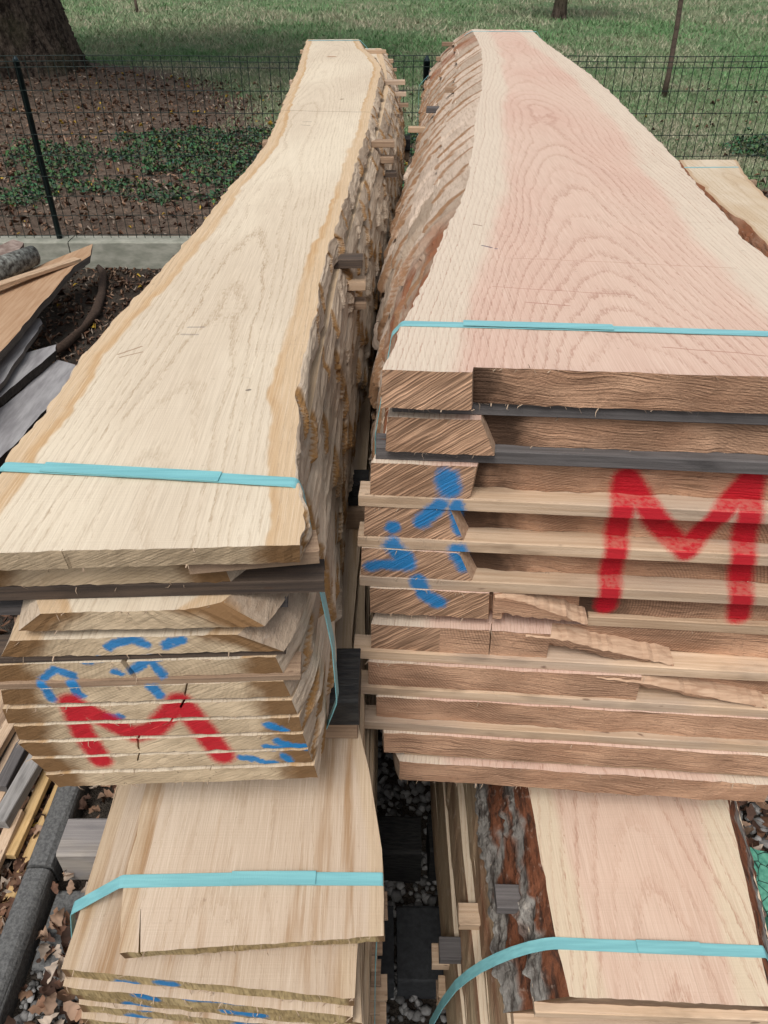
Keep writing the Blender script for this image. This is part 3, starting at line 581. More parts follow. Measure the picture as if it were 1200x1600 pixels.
# ------------------------------------------------------------------ upper right pack (pink oak)
Rz = [2.08 - .41 - .072 * k for k in range(11)]; RT = .0515
R1l = pl([(0.837, -0.002), (0.977, 0.027), (1.064, 0.045), (1.156, 0.065), (1.303, 0.092), (1.431, 0.118), (1.580, 0.152), (1.758, 0.182), (1.994, 0.210), (2.222, 0.238), (2.606, 0.282), (2.926, 0.328), (3.544, 0.396), (4.255, 0.463), (5.209, 0.505)])
R1r = pl([(0.79, 0.60), (1.054, 0.609), (1.235, 0.617), (1.359, 0.617), (1.40, .629), (1.694, 0.654), (1.960, 0.684), (2.181, 0.705), (2.381, 0.718), (2.846, 0.758), (3.377, 0.787), (3.881, 0.797), (4.545, 0.810), (5.290, 0.852)])
Rdeep = pl([(.82, -.03), (.92, -.004), (1.3, -.006), (2.0, .0), (2.6, .05), (3.3, .116), (4.2, .185), (5.3, .25)])
Rf = [0, .40, .65, .85, .95, 1, 1, .97, .92, .82, .68, .5]
Rgr = [0, .06, .11, .14, .16, .17, .17, .16, .14, .11, .08, .05]
def Rxl(fk): return lambda y: R1l(y) * (1 - fk) + Rdeep(y) * fk
def Rxr(gk): return lambda y: R1r(y) + gk * np.clip((y - .5) / 1.0, .6, 1)
rl = [-.002, .004, -.017, -.0265, -.032, -.021, -.020, -.025, -.0125, 0, .027]
ry = [.837, .850, .855, .856, .853, .849, .845, .834, .825, .809, .804]
SL = -.075
stepx = {0: (.1045, .107), 1: (.122, .143), 2: (.124, .118), 3: (.094, .115), 4: (.110, .132)}
def red_near(Y, t): return np.clip((1.6 - Y) / .25, 0, 1) * (fbm(Y * 9, t * 3, 77) * 1.2 + 1.15 - .8 * t) + np.clip((Y - 4.3) / .5, 0, 1) * (fbm(Y * 6, t, 78) + .3)
for k in range(11):
    xr0 = float(Rxr(Rgr[k])(ry[k])); xa = rl[k]
    def fy(x, add=0.0): return ry[k] + SL * (x - xa) + add
    pts = []
    if k < 5:
        st, sb = stepx[k]; rec = .014 if k == 0 else .022
        for a, b_ in zip(np.linspace(xa, st, 12), np.linspace(xa - .002, sb, 12)): pts.append((a, fy(a), b_, fy(b_)))
        nblock = len(pts) - 1
        for a, b_ in zip(np.linspace(st + .0015, xr0, 40), np.linspace(sb + .002, xr0 + .015, 40)):
            lump = .006 * fbm(a * 26, k, 90 + k) * (1 if k else .4); pts.append((a, fy(a, rec + lump * .5), b_, fy(b_, rec + .006 + lump)))
        fm_ = (lambda nb: (lambda i: 1 if i < nb else (2 if i == nb else 3)))(nblock)
    elif k == 5:
        for a, b_ in zip(np.linspace(xa, .157, 16), np.linspace(xa, .160, 16)): pts.append((a, fy(a), b_, fy(b_)))
        pts += [(.1585, fy(.159, .02), .162, fy(.162, .02)), (.1615, fy(.161, .02), .165, fy(.165, .02)), (.163, fy(.163, .002), .1665, fy(.1665, .0)), (.176, fy(.176, .004), .18, fy(.18, .001))]
        for a, b_ in zip(np.linspace(.180, xr0, 34), np.linspace(.185, xr0 + .01, 34)): pts.append((a, fy(a, .026 + .004 * fbm(a * 26, k, 95)), b_, fy(b_, .026 + .004 * fbm(a * 22, k, 96))))
        fm_ = lambda i: 1 if i < 15 else 3
    elif k in (6, 7):
        xs_ = .255 if k == 6 else .40
        for a in np.linspace(xa, xs_, 24): pts.append((a, fy(a, .0015 * fbm(a * 30, k, 5)), a, fy(a, -.001)))
        if k == 6: pts = add_cracks(pts, [(.165, .166, .0016, .015)], 0)
        for a in np.linspace(xs_ + .003, xr0, 24): pts.append((a, fy(a, .024 + .004 * fbm(a * 25, k, 97)), a + .002, fy(a, .026 + .004 * fbm(a * 21, k, 98))))
        fm_ = (lambda kk: (lambda i: 1 if (kk == 6 and i < 9) else 3))(k)
    else:
        for a in np.linspace(xa, xr0, 44): pts.append((a, fy(a, .002 * fbm(a * 20, k, 3)), a + .0, fy(a, .003 * fbm(a * 17, k + 5, 3))))
        fm_ = lambda i: 3
    ef = [(.02 + .75 * max(0, p[0] - stepx[k][1]) + .012 * fbm(p[0] * 40, k, 8) if p[0] > stepx[k][0] + .001 else 1.0) for p in pts] if k < 5 else [.02 + .5 * abs(p[0] - .30) if (k == 5 and p[0] > .29) else 1.0 for p in pts]
    xl = R1l if k == 0 else Rxl(Rf[k]); xr = R1r if k == 0 else Rxr(Rgr[k])
    xlb = (lambda k: (lambda y: Rxl(.05 * Rf[k] + .95 * Rf[k + 1])(y) - .006 * np.clip((y - .9) / .5, 0, 1)))(k); xrb = Rxr(.5 * Rgr[k] + .5 * Rgr[k + 1])
    o = plank('live_edge_plank', Rz[k], RT, xl, xr, xlb, xrb, pts, 5.22, 240 if k == 0 else 60, [M['R'], M['Rh'], M['step'], M['Rs']], fm_, tan_bark(k + 60, red_near if k in (0, 1, 2) else None, (.60, .475, .375), (.27, .15, .08)), 200 + k, jag=.006 if k == 0 else .0015, side_rows=(640, 240 if k == 0 else 0), far_slope=SL, chip=(.026, .007), nz=4, backmat=1, chip_len=(.10, .30), slant=.10, overhang=.010, efront=ef, calm=.4, splinters=70)
    lab = ['topmost wide pinkish plank of the upper right stack, with a strap across it', 'second plank from top in upper right stack, notched end between two grey spacers', 'third plank from top in upper right stack, single blue blob on its end', 'fourth plank from top in upper right stack, slanted blue bar on its end', 'fifth plank from top in upper right stack, wide blue smear at lower left', 'sixth plank from top in upper right stack, cracked end under the red letter', 'seventh plank from top in upper right stack, sloping broken ledge on its end', 'eighth plank from top in upper right stack, grey splinter along its end', 'ninth plank from top in upper right stack, plain brown end', 'tenth plank from top in upper right stack, above the lowest one', 'bottom plank of upper right stack, set in at its left end'][k]
    tag(o, lab, 'plank', 'planks of the upper right stack')
    if k in (5, 6, 7):                                     # torn strip of wood running down across the ends
        zt_, zb_ = Rz[k] - .001, Rz[k] - RT + .001
        up_e, lo_e = {5: ([(.163, zt_), (.195, zt_ - .002), (.24, zt_ - .020), (.305, zb_ + .004)], [(.163, zb_ + .014), (.20, zb_ + .012), (.25, zb_ + .006), (.305, zb_)]),
                      6: ([(.215, zt_), (.27, zt_ - .004), (.34, zt_ - .022), (.445, zb_ + .003)], [(.215, zt_ - .012), (.27, zt_ - .022), (.35, zb_ + .008), (.445, zb_)]),
                      7: ([(.33, zt_), (.40, zt_ - .006), (.47, zt_ - .020), (.60, zb_ + .003)], [(.33, zt_ - .005), (.40, zt_ - .016), (.48, zt_ - .034), (.60, zb_)])}[k]
        q_ = np.linspace(up_e[0][0], up_e[-1][0], 30); zu = np.interp(q_, *zip(*up_e)) + .0035 * fbm(q_ * 170, 1, k) - .0012; zl = np.minimum(np.interp(q_, *zip(*lo_e)) + .005 * fbm(q_ * 150, 4, k), zu - .0012)
        zu = np.minimum(zu, zt_); zl = np.maximum(zl, zb_)
        yf_ = np.array([fy(v_) for v_ in q_]) - .003 + .0015 * fbm(q_ * 90, 2, k); yb_ = yf_ + .031
        SV = np.vstack([np.c_[q_, yf_ + .010, np.minimum(zu + .0035, zt_)], np.c_[q_, yf_, zu - .003], np.c_[q_, yf_ + .002, zl], np.c_[q_, yb_, zl], np.c_[q_, yb_, np.minimum(zu + .006, zt_)]]); nq = len(q_)
        SF, sm = [], []
        for r0 in range(5):
            r1 = (r0 + 1) % 5
            for i in range(nq - 1): SF.append((r0 * nq + i, r1 * nq + i, r1 * nq + i + 1, r0 * nq + i + 1)); sm.append(1 if r0 == 1 else 0)
        SF += [tuple(r0 * nq for r0 in range(5))[::-1], tuple(r0 * nq + nq - 1 for r0 in range(5))]; sm += [0, 0]
        ts = mesh_obj('torn_strip', SV, SF, [M['step'], M['Rs']], sm, parent=o, attrs={'edge': np.ones(len(SV))})
gR = 'spacers in the upper right stack'
front_R = {0: ('s_gray', .012, .864), 1: ('s_gray', -.010, .864), 2: ('s_pale', -.034, .8535), 3: ('s_pale', -.037, .8535), 4: ('s_pale', -.035, .851), 5: ('s_tan', .312, .866), 6: ('s_pale', -.047, .838), 7: ('s_pale', -.052, .828), 8: ('s_pale', -.037, .815), 9: ('s_tan', .037, .822)}
rs_ends = {2: (2.05, {0: .19, 1: .083, 2: .03}), 3: (3.42, {0: .242, 1: .17, 2: .10}), 5: (5.08, {0: .33, 1: .30, 2: .26})}
cname = {'s_dark': 'dark brown', 's_tan': 'tan', 's_brown': 'brown', 's_pale': 'pale tan', 's_gray': 'grey'}
for k in range(10):
    z0, hh = gap(Rz[k], RT, Rz[k + 1]); mt, xa, yy = front_R[k]; wd = .036; yc = yy + wd / 2
    stick('wood_spacer', (xa, yc + SL * (xa + .02), z0), (.86, yc + SL * (.88), z0), wd, hh, M[mt], f'{cname[mt]} spacer under {words[k]} plank of upper right stack, at near end', gR, 400 + k)
    for s_ in (2, 3, 5):
        yy, ends = rs_ends[s_]; xa = ends.get(k, float(Rxl(Rf[k])(yy)) + random.uniform(-.03, .03)); mt = 's_gray' if (k + s_) % 3 == 1 else random.choice(['s_brown', 's_tan', 's_dark'])
        stick('wood_spacer', (xa, yy + .02, z0), (float(R1r(yy)) - .03 + .6 * Rgr[k], yy - .03, z0), .038, hh, M[mt], f'{cname[mt]} spacer under {words[k]} plank of upper right stack, {STN[s_]}', gR, 420 + k * 5 + s_)

# ------------------------------------------------------------------ lower left pack
gP = 'planks of the lower left stack'
Pz = [1.14, 1.095] + [1.095 - .032 * i for i in range(1, 6)] + [.935 - .056 * i for i in range(1, 14)]
Pt = [.022] + [.0255] * 6 + [.047] * 13
P1l = pl([(0.410, -0.306), (0.476, -0.322), (0.517, -0.325), (0.561, -0.324), (0.617, -0.329), (1.5, -.34), (4.6, -.36)])
P1r = pl([(0.429, 0.000), (0.552, -0.002), (0.579, -0.009), (0.637, -0.018), (0.696, -0.028), (0.72, -0.04), (.9, -.055), (1.3, -.04), (2.0, -.03), (4.6, .0)])
def grey_brown(seed):
    def fn(Y, t, side, a, f, k):
        return lerp3((.46, .35, .23), (.26, .18, .11), np.clip(.5 + .7 * fbm(Y * 5, t * 2, seed), 0, 1))
    return fn
for k in range(20):
    if k == 0:
        xt = np.linspace(-.306, .0, 30); ff = [(a, .410 + (a + .306) * .062, a + .001, .414 + (a + .306) * .062) for a in xt]; ff = add_cracks(ff, [(-.283, -.283, .0022, .05)], 0)
        xl, xr = P1l, P1r; xlb, xrb = P1l, P1r
    else:
        j = .004 * math.sin(k * 2.3); xt = np.linspace(-.387 + .6 * j, -.041 + .004 * min(k, 4) + j, 26); ff = [(a, .409 + j - (a + .387) * .092, a - .001, .411 + j - (a + .387) * .092) for a in xt]
        xl = (lambda k: (lambda y: -.390 - .006 * min(k, 5) + 0.01 * np.sin(y * 1.3 + k)))(k); xr = (lambda k: (lambda y: -.042 + .004 * min(k, 4) + .008 * np.sin(y * 1.7 + k)))(k); xlb, xrb = xl, xr
    o = plank('live_edge_plank', Pz[k], Pt[k], xl, xr, xlb, xrb, ff, 4.5, 60 if k < 2 else 22, [M['P'], M['Pe'], M['step']], lambda i: 1, grey_brown(k), 500 + k, jag=.003, chip=(.003, .003), splinters=40 if k < 6 else 0)
    lab = 'topmost split-edged plank lying askew on the lower left stack under a strap' if k == 0 else f'{ORD[k]} plank in the lower left stack with a worn straw-coloured end' if k > 6 else f'{ORD[k]} plank in the lower left stack with blue dabs on its end'
    tag(o, lab, 'plank', gP)
gPs = 'spacers in the lower left stack'
for k in range(19):
    z0, hh = gap(Pz[k], Pt[k], Pz[k + 1])
    for s_, yy in ((1, .56 if k else .70), (3, 2.4), (5, 4.2)):
        xe_ = -.035 + .004 * min(k, 5) + random.uniform(0, .02) if k else -.06
        mt = 's_dark' if k == 0 else random.choice(['s_brown', 's_tan', 's_gray'])
        stick('wood_spacer', (-.375, yy, z0), (xe_, yy + .004, z0), .04, hh, M[mt], f'{cname[mt]} spacer under {words[k]} plank of lower left stack, {STN[s_]}', gPs, 600 + k * 4 + s_)

# ------------------------------------------------------------------ lower right pack (with bark on)
Qz = [.80 - .072 * i for i in range(9)]; QT = .05
Ql = [.276, .244, .203, .166, .142, .130, .130, .140, .165, .20]
Qr = [0, .012, .0, -.01, -.02, -.03, -.03, -.04, -.05, -.06]
Q1r = pl([(0.483, 0.579), (0.649, 0.609), (0.751, 0.625), (0.857, 0.640), (1.5, .68), (4.7, .72)])
Q1l = pl([(.496, .280), (.597, .274), (.716, .273), (.857, .272), (1.6, .26), (4.7, .24)])
def q_bark(kk):
    def fn(Y, t, side, a, f, k):
        red = np.array((.165, .062, .032)); grey = np.array((.215, .20, .18)); white = np.array((.44, .42, .38))
        if kk > 1:
            c = lerp3((.40, .31, .20), (.24, .155, .095), np.clip(.5 + .8 * fbm(Y * 4, t * 2 + kk, kk), 0, 1))
            return lerp3(c, red, np.clip(fbm(Y * 3, t * 2, kk + 8) * 1.6 - .3, 0, .8))
        g_ = np.clip((t - .42 + .45 * fbm(Y * 14, t * 3, 31 + kk)) * 12, 0, 1) * np.clip((fbm(Y * 6.0, t * 2, 12 + kk) + .50) * 5, 0, 1)
        c = lerp3(red * (1 + .25 * fbm(Y * 40, t * 9, 4)[..., None]), grey, g_)
        c = lerp3(c, white, g_ * np.clip(fbm(Y * 22, t * 5, 51) * 2.2 - .5, 0, 1)); return lerp3(c, (.05, .042, .038), g_ * np.clip(fbm(Y * 30, t * 7, 61) * 2.4 - .5, 0, .9))
    return fn
for k in range(9):
    xl = Q1l if k == 0 else (lambda k: (lambda y: Ql[k] + .0 - .012 * np.clip(y - .6, 0, 4)))(k); xr = (lambda k: (lambda y: Q1r(y) + Qr[k]))(k)
    xlb = (lambda k: (lambda y: .5 * (Ql[k] + Ql[k + 1]) - (.027 if k < 2 else .006) - .012 * np.clip(y - .6, 0, 4)))(k); xrb = (lambda k: (lambda y: Q1r(y) + .5 * (Qr[k] + Qr[k + 1]) + (.038 if k < 2 else .006)))(k)
    y0 = .496 + (.012 if k else 0); xa, xb_ = float(xl(y0)), float(xr(y0)); xa2, xb2 = float(xlb(y0)), float(xrb(y0))
    ff = [(a, y0 - .045 * (a - xa), b_, y0 - .045 * (a - xa) + .012) for a, b_ in zip(np.linspace(xa, xb_, 30), np.linspace(xa2, xb2, 30))]
    o = plank('live_edge_plank', Qz[k], QT, xl, xr, xlb, xrb, ff, 4.6, 110 if k == 0 else 26, [M['Q'], M['Qe'], M['step']], lambda i: 1, q_bark(k), 700 + k, jag=.003, side_rows=(360 if k < 4 else 0, 180 if k == 0 else 0), chip=(.020 if k < 2 else .006, .010), nz=3, overhang=.0205,  bark_m='bark_rough' if k < 2 else 'bark')
    tag(o, 'topmost rosy plank with dark red bark edges in the lower right stack' if k == 0 else f'{ORD[k]} plank in the lower right stack' + (', grey bark along its edge' if k == 1 else ', pale edge without bark'), 'plank', 'planks of the lower right stack')
gQ = 'spacers in the lower right stack'
for k in range(8):
    z0, hh = gap(Qz[k], QT, Qz[k + 1])
    for s_, yy in ((1, .515), (2, .675 + .02 * k % .05), (4, 2.6), (5, 4.2)):
        if s_ == 1 and k > 1: continue
        xa = float(Ql[k]) + {1: .235 - Ql[k] if k == 0 else -.035, 2: [-.082, .01, -.062, -.060, -.046, -.02, -.02, -.02][k], 4: -.03, 5: -.03}[s_]
        mt = ['s_gray', 's_dark', 's_pale', 's_gray', 's_pale', 's_tan', 's_brown', 's_brown'][k] if s_ == 2 else 's_pale' if s_ == 1 else random.choice(['s_tan', 's_brown'])
        stick('wood_spacer', (xa, yy, z0), (.60, yy - .012, z0), .042, hh, M[mt], f'{cname[mt]} spacer under {words[k]} plank of lower right stack, {STN[s_]}', gQ, 800 + k * 6 + s_)

# ------------------------------------------------------------------ far right pack
Tz = [.973 - .088 * i for i in range(9)]
T1l = pl([(1.1, 1.72), (3.5, 1.735), (3.9, 1.775), (4.0, 1.75), (4.45, 1.775), (4.55, 1.80), (4.65, 1.775), (5.2, 1.856)]); T1r = pl([(1.1, 2.03), (4.3, 2.055), (4.8, 2.12), (5.2, 2.213)])
for k in range(9):
    dx = .05 * min(k, 4); xl = (lambda dx: (lambda y: T1l(y) - dx))(dx); xr = (lambda dx: (lambda y: T1r(y) + dx * .4))(dx)
    xlb = (lambda dx: (lambda y: pl([(1.1, 1.66), (5.2, 1.74)])(y) - dx))(dx); xrb = (lambda dx: (lambda y: T1r(y) + dx * .4 + .02))(dx)
    ff = [(a, 1.12, b_, 1.125) for a, b_ in zip(np.linspace(float(xl(1.12)), float(xr(1.12)), 14), np.linspace(float(xlb(1.12)), float(xrb(1.12)), 14))]
    o = plank('live_edge_plank', Tz[k], .06, xl, xr, xlb, xrb, ff, 5.21, 90 if k == 0 else 20, [M['T'], M['Te'], M['step']], lambda i: 1, tan_bark(k + 90, lambda Y, t: .95 + .3 * fbm(Y * 5, t, 3)), 900 + k, jag=.012 if k == 0 else .005, side_rows=(200 if k == 0 else 0, 0), chip=(.02, .008), overhang=.02)
    tag(o, 'topmost cream plank of the low stack at far right, beside the fence' if k == 0 else f'{ORD[k]} plank in the low stack at far right', 'plank', 'planks of the far right stack')
for k in range(8):
    z0, hh = gap(Tz[k], .06, Tz[k + 1])
    for s_, yy in ((2, 1.5), (3, 3.2), (5, 4.95)):
        stick('wood_spacer', (1.74 - .04 * min(k, 4), yy, z0), (2.26 if s_ == 5 and k == 0 else 2.02, yy, z0), .04, hh, M['s_brown'], f'brown spacer under {words[k]} plank of far right stack, {STN[s_]}', 'spacers in the far right stack', 950 + k * 4 + s_)

# ------------------------------------------------------------------ bearers under the packs
gB = 'bearers carrying the stacks'
def bearer(p, q, wd, h, mat, label, seed): return stick('timber_bearer', p, q, wd, h, M[mat], label, gB, seed, 'timber beam')
M['old_beam'] = stick_mat('weathered_beam', (.40, .36, .31), (.25, .215, .18), .6)
zt, zb = Lz[10] - .026, Pz[0]
for i, yy in enumerate((.74, 1.24, 3.2, 4.45)):
    xr_ = [-.035, -.03, .10, .14][i]; nm = ['nearest', 'second nearest', 'third', 'farthest'][i]
    bearer((-.40, yy, zb + .0505), (xr_, yy, zb + .0505), .10 if i != 1 else .05, zt - zb - .051, 'black', f'{nm} black beam between the upper and lower left stacks', 1000 + i)
    bearer((-.38, yy + .01, zb + .0004), (xr_ - .004, yy + .01, zb + .0004), .09, .0496, 's_brown', f'{nm} brown packing board under the black beam of left stacks', 1010 + i)
zt, zb = Rz[10] - RT, Qz[0]
for i, yy in enumerate((1.0, 2.6, 4.2)):
    bearer((.22, yy, zb + .0004), (.72, yy, zb + .0004), .10, zt - zb - .0008, 'black', f'{["nearest", "middle", "farthest"][i]} black beam between the upper and lower right stacks', 1020 + i)
Pb = Pz[-1] - Pt[-1]; Qb = Qz[-1] - QT; Tb = Tz[-1] - .06
for i, yy in enumerate((1.15, 2.5, 4.0)):
    nm = ["nearest", "middle", "farthest"][i]
    bearer((-.87 + .2 * i, yy, .0005), (-.40, yy, .0005), .11, .135, 'old_beam', f'{nm} weathered grey beam sticking out left of the lower left stack', 1030 + i)
    bearer((-.395, yy, .0005), (.10, yy - .01, .0005), .11, Pb - .001, 'black', f'{nm} dark ground beam under the lower left stack', 1035 + i)
    bearer((.12, yy - .01, .0005), (.86, yy, .0005), .11, Qb - .001, 'black', f'{nm} dark ground beam under the lower right stack', 1040 + i)
    bearer((1.55, yy + .5, .0005), (2.25, yy + .5, .0005), .11, Tb - .001, 'old_beam', f'{nm} ground beam under the low stack at far right', 1045 + i)
M['paver'] = plain('dark_paver', (.045, .047, .05), .75, .4, 60.0)
for i, (xa, xb_) in enumerate(((-.085, .024), (.032, .145))):
    V, F = rounded_bar(xa, xb_, .80, .98, .0, .10, .008, 'x', 60 + i); o = mesh_obj('paving_block', V, F, M['paver'])
    tag(o, f'dark concrete paving block on the gravel, {["left", "right"][i]} one of two between the lower stacks', 'paving block', 'paving blocks between the stacks')
V, F = rounded_bar(-.88, -.55, .86, 1.06, -.03, .022, .01, 'x', 66)
tag(mesh_obj('concrete_slab', V, F, M['kerb']), 'flat grey concrete slab among the leaves beside the kerb edging', 'concrete slab')

# ------------------------------------------------------------------ strapping bands
m, g, b = newmat('teal_strap'); P = g.n('ShaderNodeNewGeometry').outputs['Position']
n = g.noise(g.sc(P, (9, 160, 60)), 1.0, 2.0); rib = g.noise(g.sc(P, (700, 30, 30)), 1.0, 1.0)
finish(g, b, g.mix(g.ss(n, .35, .7), (.17, .42, .45), (.215, .50, .525)), .36, g.m('ADD', rib, g.m('MULTIPLY', n, 2.0)), .3, .0008, .5); M['strap'] = m
def ribbon_mesh(path, wdir, width, thick, n_sub=6, closed=True):
    p = [np.array(q, float) for q in path]; pts = []
    k = len(p); rngk = k if closed else k - 1
    for i in range(rngk):
        a, b_ = p[i], p[(i + 1) % k]; ns = max(1, int(np.linalg.norm(b_ - a) / .03))
        for j in range(ns): pts.append(a + (b_ - a) * j / ns)
    if not closed: pts.append(p[-1])
    pts = np.array(pts); N = len(pts); wd = np.array(wdir, float) / np.linalg.norm(wdir)
    T = np.roll(pts, -1, 0) - np.roll(pts, 1, 0)
    if not closed: T[0] = pts[1] - pts[0]; T[-1] = pts[-1] - pts[-2]
    T /= np.linalg.norm(T, axis=1)[:, None]; Wd = wd[None] - (T @ wd)[:, None] * T; Wd /= np.linalg.norm(Wd, axis=1)[:, None]
    Nn = np.cross(T, Wd)
    V = np.stack([pts - Wd * width / 2, pts + Wd * width / 2, pts + Wd * width / 2 + Nn * thick, pts - Wd * width / 2 + Nn * thick], 1).reshape(-1, 3)
    F = []
    for i in range(N if closed else N - 1):
        j = (i + 1) % N
        for c in range(4): F.append((i * 4 + c, i * 4 + (c + 1) % 4, j * 4 + (c + 1) % 4, j * 4 + c))
    if not closed: F += [(3, 2, 1, 0), tuple((N - 1) * 4 + c for c in range(4))]
    return V, F
def ease(path, a=.0035):                                      # round the bends a little
    p = [np.array(q, float) for q in path]; out = []
    for i in range(len(p)):
        q0, q1, q2 = p[i - 1], p[i], p[(i + 1) % len(p)]; d0, d1 = q0 - q1, q2 - q1; l0, l1 = np.linalg.norm(d0), np.linalg.norm(d1); e0 = min(.35 * l0, a) / l0; e1 = min(.35 * l1, a) / l1
        A_, B_ = q1 + d0 * e0, q1 + d1 * e1
        for t in (0, .33, .66, 1): out.append((1 - t) ** 2 * A_ + 2 * t * (1 - t) * (q1 * .75 + .125 * (A_ + B_)) + t * t * B_)
    return out
def strap(path, wdir, width, label, seal=None):
    path = ease(path)
    V, F = ribbon_mesh(path, wdir, width, .0011); o = mesh_obj('strap', V, F, M['strap']); tag(o, label, 'strap', 'teal straps round the stacks')
    if seal:
        a, b_ = np.array(seal[0]), np.array(seal[1]); V, F = ribbon_mesh([a, b_], wdir, width * 1.04, .0010, closed=False); mesh_obj('overlap', V, F, M['strap'], parent=o)
    return o
e = .0016
strap([(-.405, .684, 1.63 + e), (-.24, .6685, 1.6312 + e), (-.091, .654, 1.63 + e), (-.086, .653, 1.618), (-.062, .65, 1.40), (-.060, .65, 1.30), (-.076, .651, 1.2445), (-.405, .68, 1.2445), (-.435, .684, 1.36), (-.428, .685, 1.5), (-.409, .684, 1.628)], (.09, 1, 0), .0165, 'bright teal strap across the near end of the upper left stack', ((-.36, .680, 1.6325 + e), (-.17, .6615, 1.6325 + e)))
strap([(-.425, 5.03, 1.63 + e), (-.135, 5.04, 1.63 + e), (-.10, 5.04, 1.60), (.045, 5.05, 1.40), (.04, 5.05, 1.2445), (-.44, 5.03, 1.2445), (-.47, 5.03, 1.4), (-.445, 5.03, 1.60)], (0, 1, 0), .018, 'thin teal strap at the far end of the upper left stack')
strap([(.645, .925, 1.67 + e), (.35, .948, 1.6712 + e), (.024, .972, 1.67 + e), (.010, .974, 1.655), (-.013, .976, 1.5), (-.014, .976, 1.1), (.02, .97, .897), (.66, .922, .897), (.80, .915, 1.2), (.76, .918, 1.5)], (.07, 1, 0), .0155, 'bright teal strap across the near end of the upper right stack', ((.105, .9665, 1.6720 + e), (.30, .952, 1.6722 + e)))
strap([(.856, 5.06, 1.67 + e), (.496, 5.09, 1.67 + e), (.46, 5.09, 1.655), (.205, 5.10, 1.40), (.20, 5.1, 1.15), (.35, 5.09, .897), (.9, 5.05, .897), (1.06, 5.04, 1.2), (1.02, 5.04, 1.45)], (.08, 1, 0), .018, 'thin teal strap at the far end of the upper right stack')
strap([(.0, .497, 1.14 + e), (-.15, .497, 1.1412 + e), (-.327, .494, 1.14 + e), (-.397, .485, 1.092), (-.428, .486, .95), (-.43, .487, .17), (-.02, .495, .17), (-.012, .496, .9), (-.006, .497, 1.118)], (-.02, 1, 0), .0165, 'bright teal strap over the askew plank of the lower left stack', ((-.19, .4965, 1.1425 + e), (-.085, .497, 1.1425 + e)))
strap([(.60, .560, .80 + e), (.42, .566, .8012 + e), (.272, .573, .80 + e), (.256, .5735, .797), (.232, .5738, .785), (.206, .574, .766), (.182, .5742, .742), (.160, .5745, .714), (.140, .5747, .68), (.122, .575, .64), (.103, .575, .57), (.084, .575, .47), (.082, .575, .36), (.14, .575, .17), (.66, .556, .17), (.735, .555, .45), (.70, .556, .62)], (.05, 1, 0), .0185, 'bright teal strap slanting round the lower right stack', ((.40, .567, .8025 + e), (.50, .5635, .8025 + e)))
strap([(1.83, 5.0, .973 + e), (2.16, 5.01, .973 + e), (2.27, 5.01, .70), (2.27, 5.01, .21), (1.55, 5.0, .21), (1.52, 5.0, .5), (1.57, 5.0, .75), (1.74, 5.0, .92)][::-1], (0, 1, 0), .018, 'pale teal strap round the low stack at far right')

# ------------------------------------------------------------------ wire fence
M['wire'] = plain('dark_green_wire', (.010, .022, .018), .5, .3); M['post'] = plain('dark_teal_post', (.010, .026, .033), .45, .3)
def tube(path, rad, n=8, cap=True):
    p = np.array(path, float); rad = np.broadcast_to(rad, len(p)); T = np.gradient(p, axis=0); T /= np.linalg.norm(T, axis=1)[:, None]
    ref = np.array((0, 0, 1.0)) if abs(T[0][2]) < .9 else np.array((1.0, 0, 0)); V = []
    for c, t, r_ in zip(p, T, rad):
        a = np.cross(ref, t); a /= np.linalg.norm(a); b2 = np.cross(t, a)
        for q in range(n): V.append(c + r_ * (a * math.cos(2 * math.pi * q / n) + b2 * math.sin(2 * math.pi * q / n)))
    F = [(i * n + q, i * n + (q + 1) % n, (i + 1) * n + (q + 1) % n, (i + 1) * n + q) for i in range(len(p) - 1) for q in range(n)]
    if cap: F += [tuple(range(n))[::-1], tuple((len(p) - 1) * n + q for q in range(n))]
    return np.array(V), F
fence = bpy.data.objects.new('wire_fence', None); COL.objects.link(fence); fence.location = (0, FENCE_Y, .205)
tag(fence, 'dark green welded wire fence standing behind the timber stacks', 'fence')
def part_from(V, F, name, mat, parent, smooth=True):
    me = bpy.data.meshes.new(name); me.from_pydata(np.asarray(V).tolist(), [], F); me.materials.append(mat)
    if smooth: me.polygons.foreach_set('use_smooth', np.ones(len(F), bool))
    o = bpy.data.objects.new(name, me); COL.objects.link(o); o.parent = parent; return o
FX0, FX1, ZT = -5.0, 5.2, 1.24
V, F = tube([(0, 0, .012), (0, .004, .4), (0, -.003, .8), (0, 0, ZT)], .0026, 5, False); first = part_from(V, F, 'upright_wire', M['wire'], fence); first.location = (FX0, 0, 0)
nv_ = int((FX1 - FX0) / .0667)
for i in range(1, nv_ + 1):
    c = first.copy(); COL.objects.link(c); c.parent = fence; c.location = (FX0 + i * .0667 + random.uniform(-.004, .004), 0, 0); c.rotation_euler = (random.uniform(-.01, .01), random.uniform(-.006, .006), 0)
V, F = tube([(FX0 - .02, .003, 0)] + [(x, .003 + .006 * math.sin(x * 3.1), .004 * math.sin(x * 2.3)) for x in np.linspace(FX0 + .1, FX1 - .1, 60)] + [(FX1 + .02, .003, 0)], .0027, 5, False); h0 = part_from(V, F, 'level_wire', M['wire'], fence)
zs = [ZT, ZT - .033, ZT - .068] + [ZT - .068 - .142 * i for i in range(1, 8)] + [.03]
for i, z_ in enumerate(zs):
    c = h0 if i == 0 else h0.copy()
    if i: COL.objects.link(c); c.parent = fence
    c.location = (0, 0, z_)
for x_ in (-5.36, -2.545, .297, 3.12):
    V, F = tube([(x_, .03, -.01), (x_, .03, ZT - .04), (x_, .03, ZT - .04), (x_, .03, ZT - .02), (x_, .03, ZT)], [.022, .022, .023, .018, .006], 12); part_from(V, F, 'post', M['post'], fence)

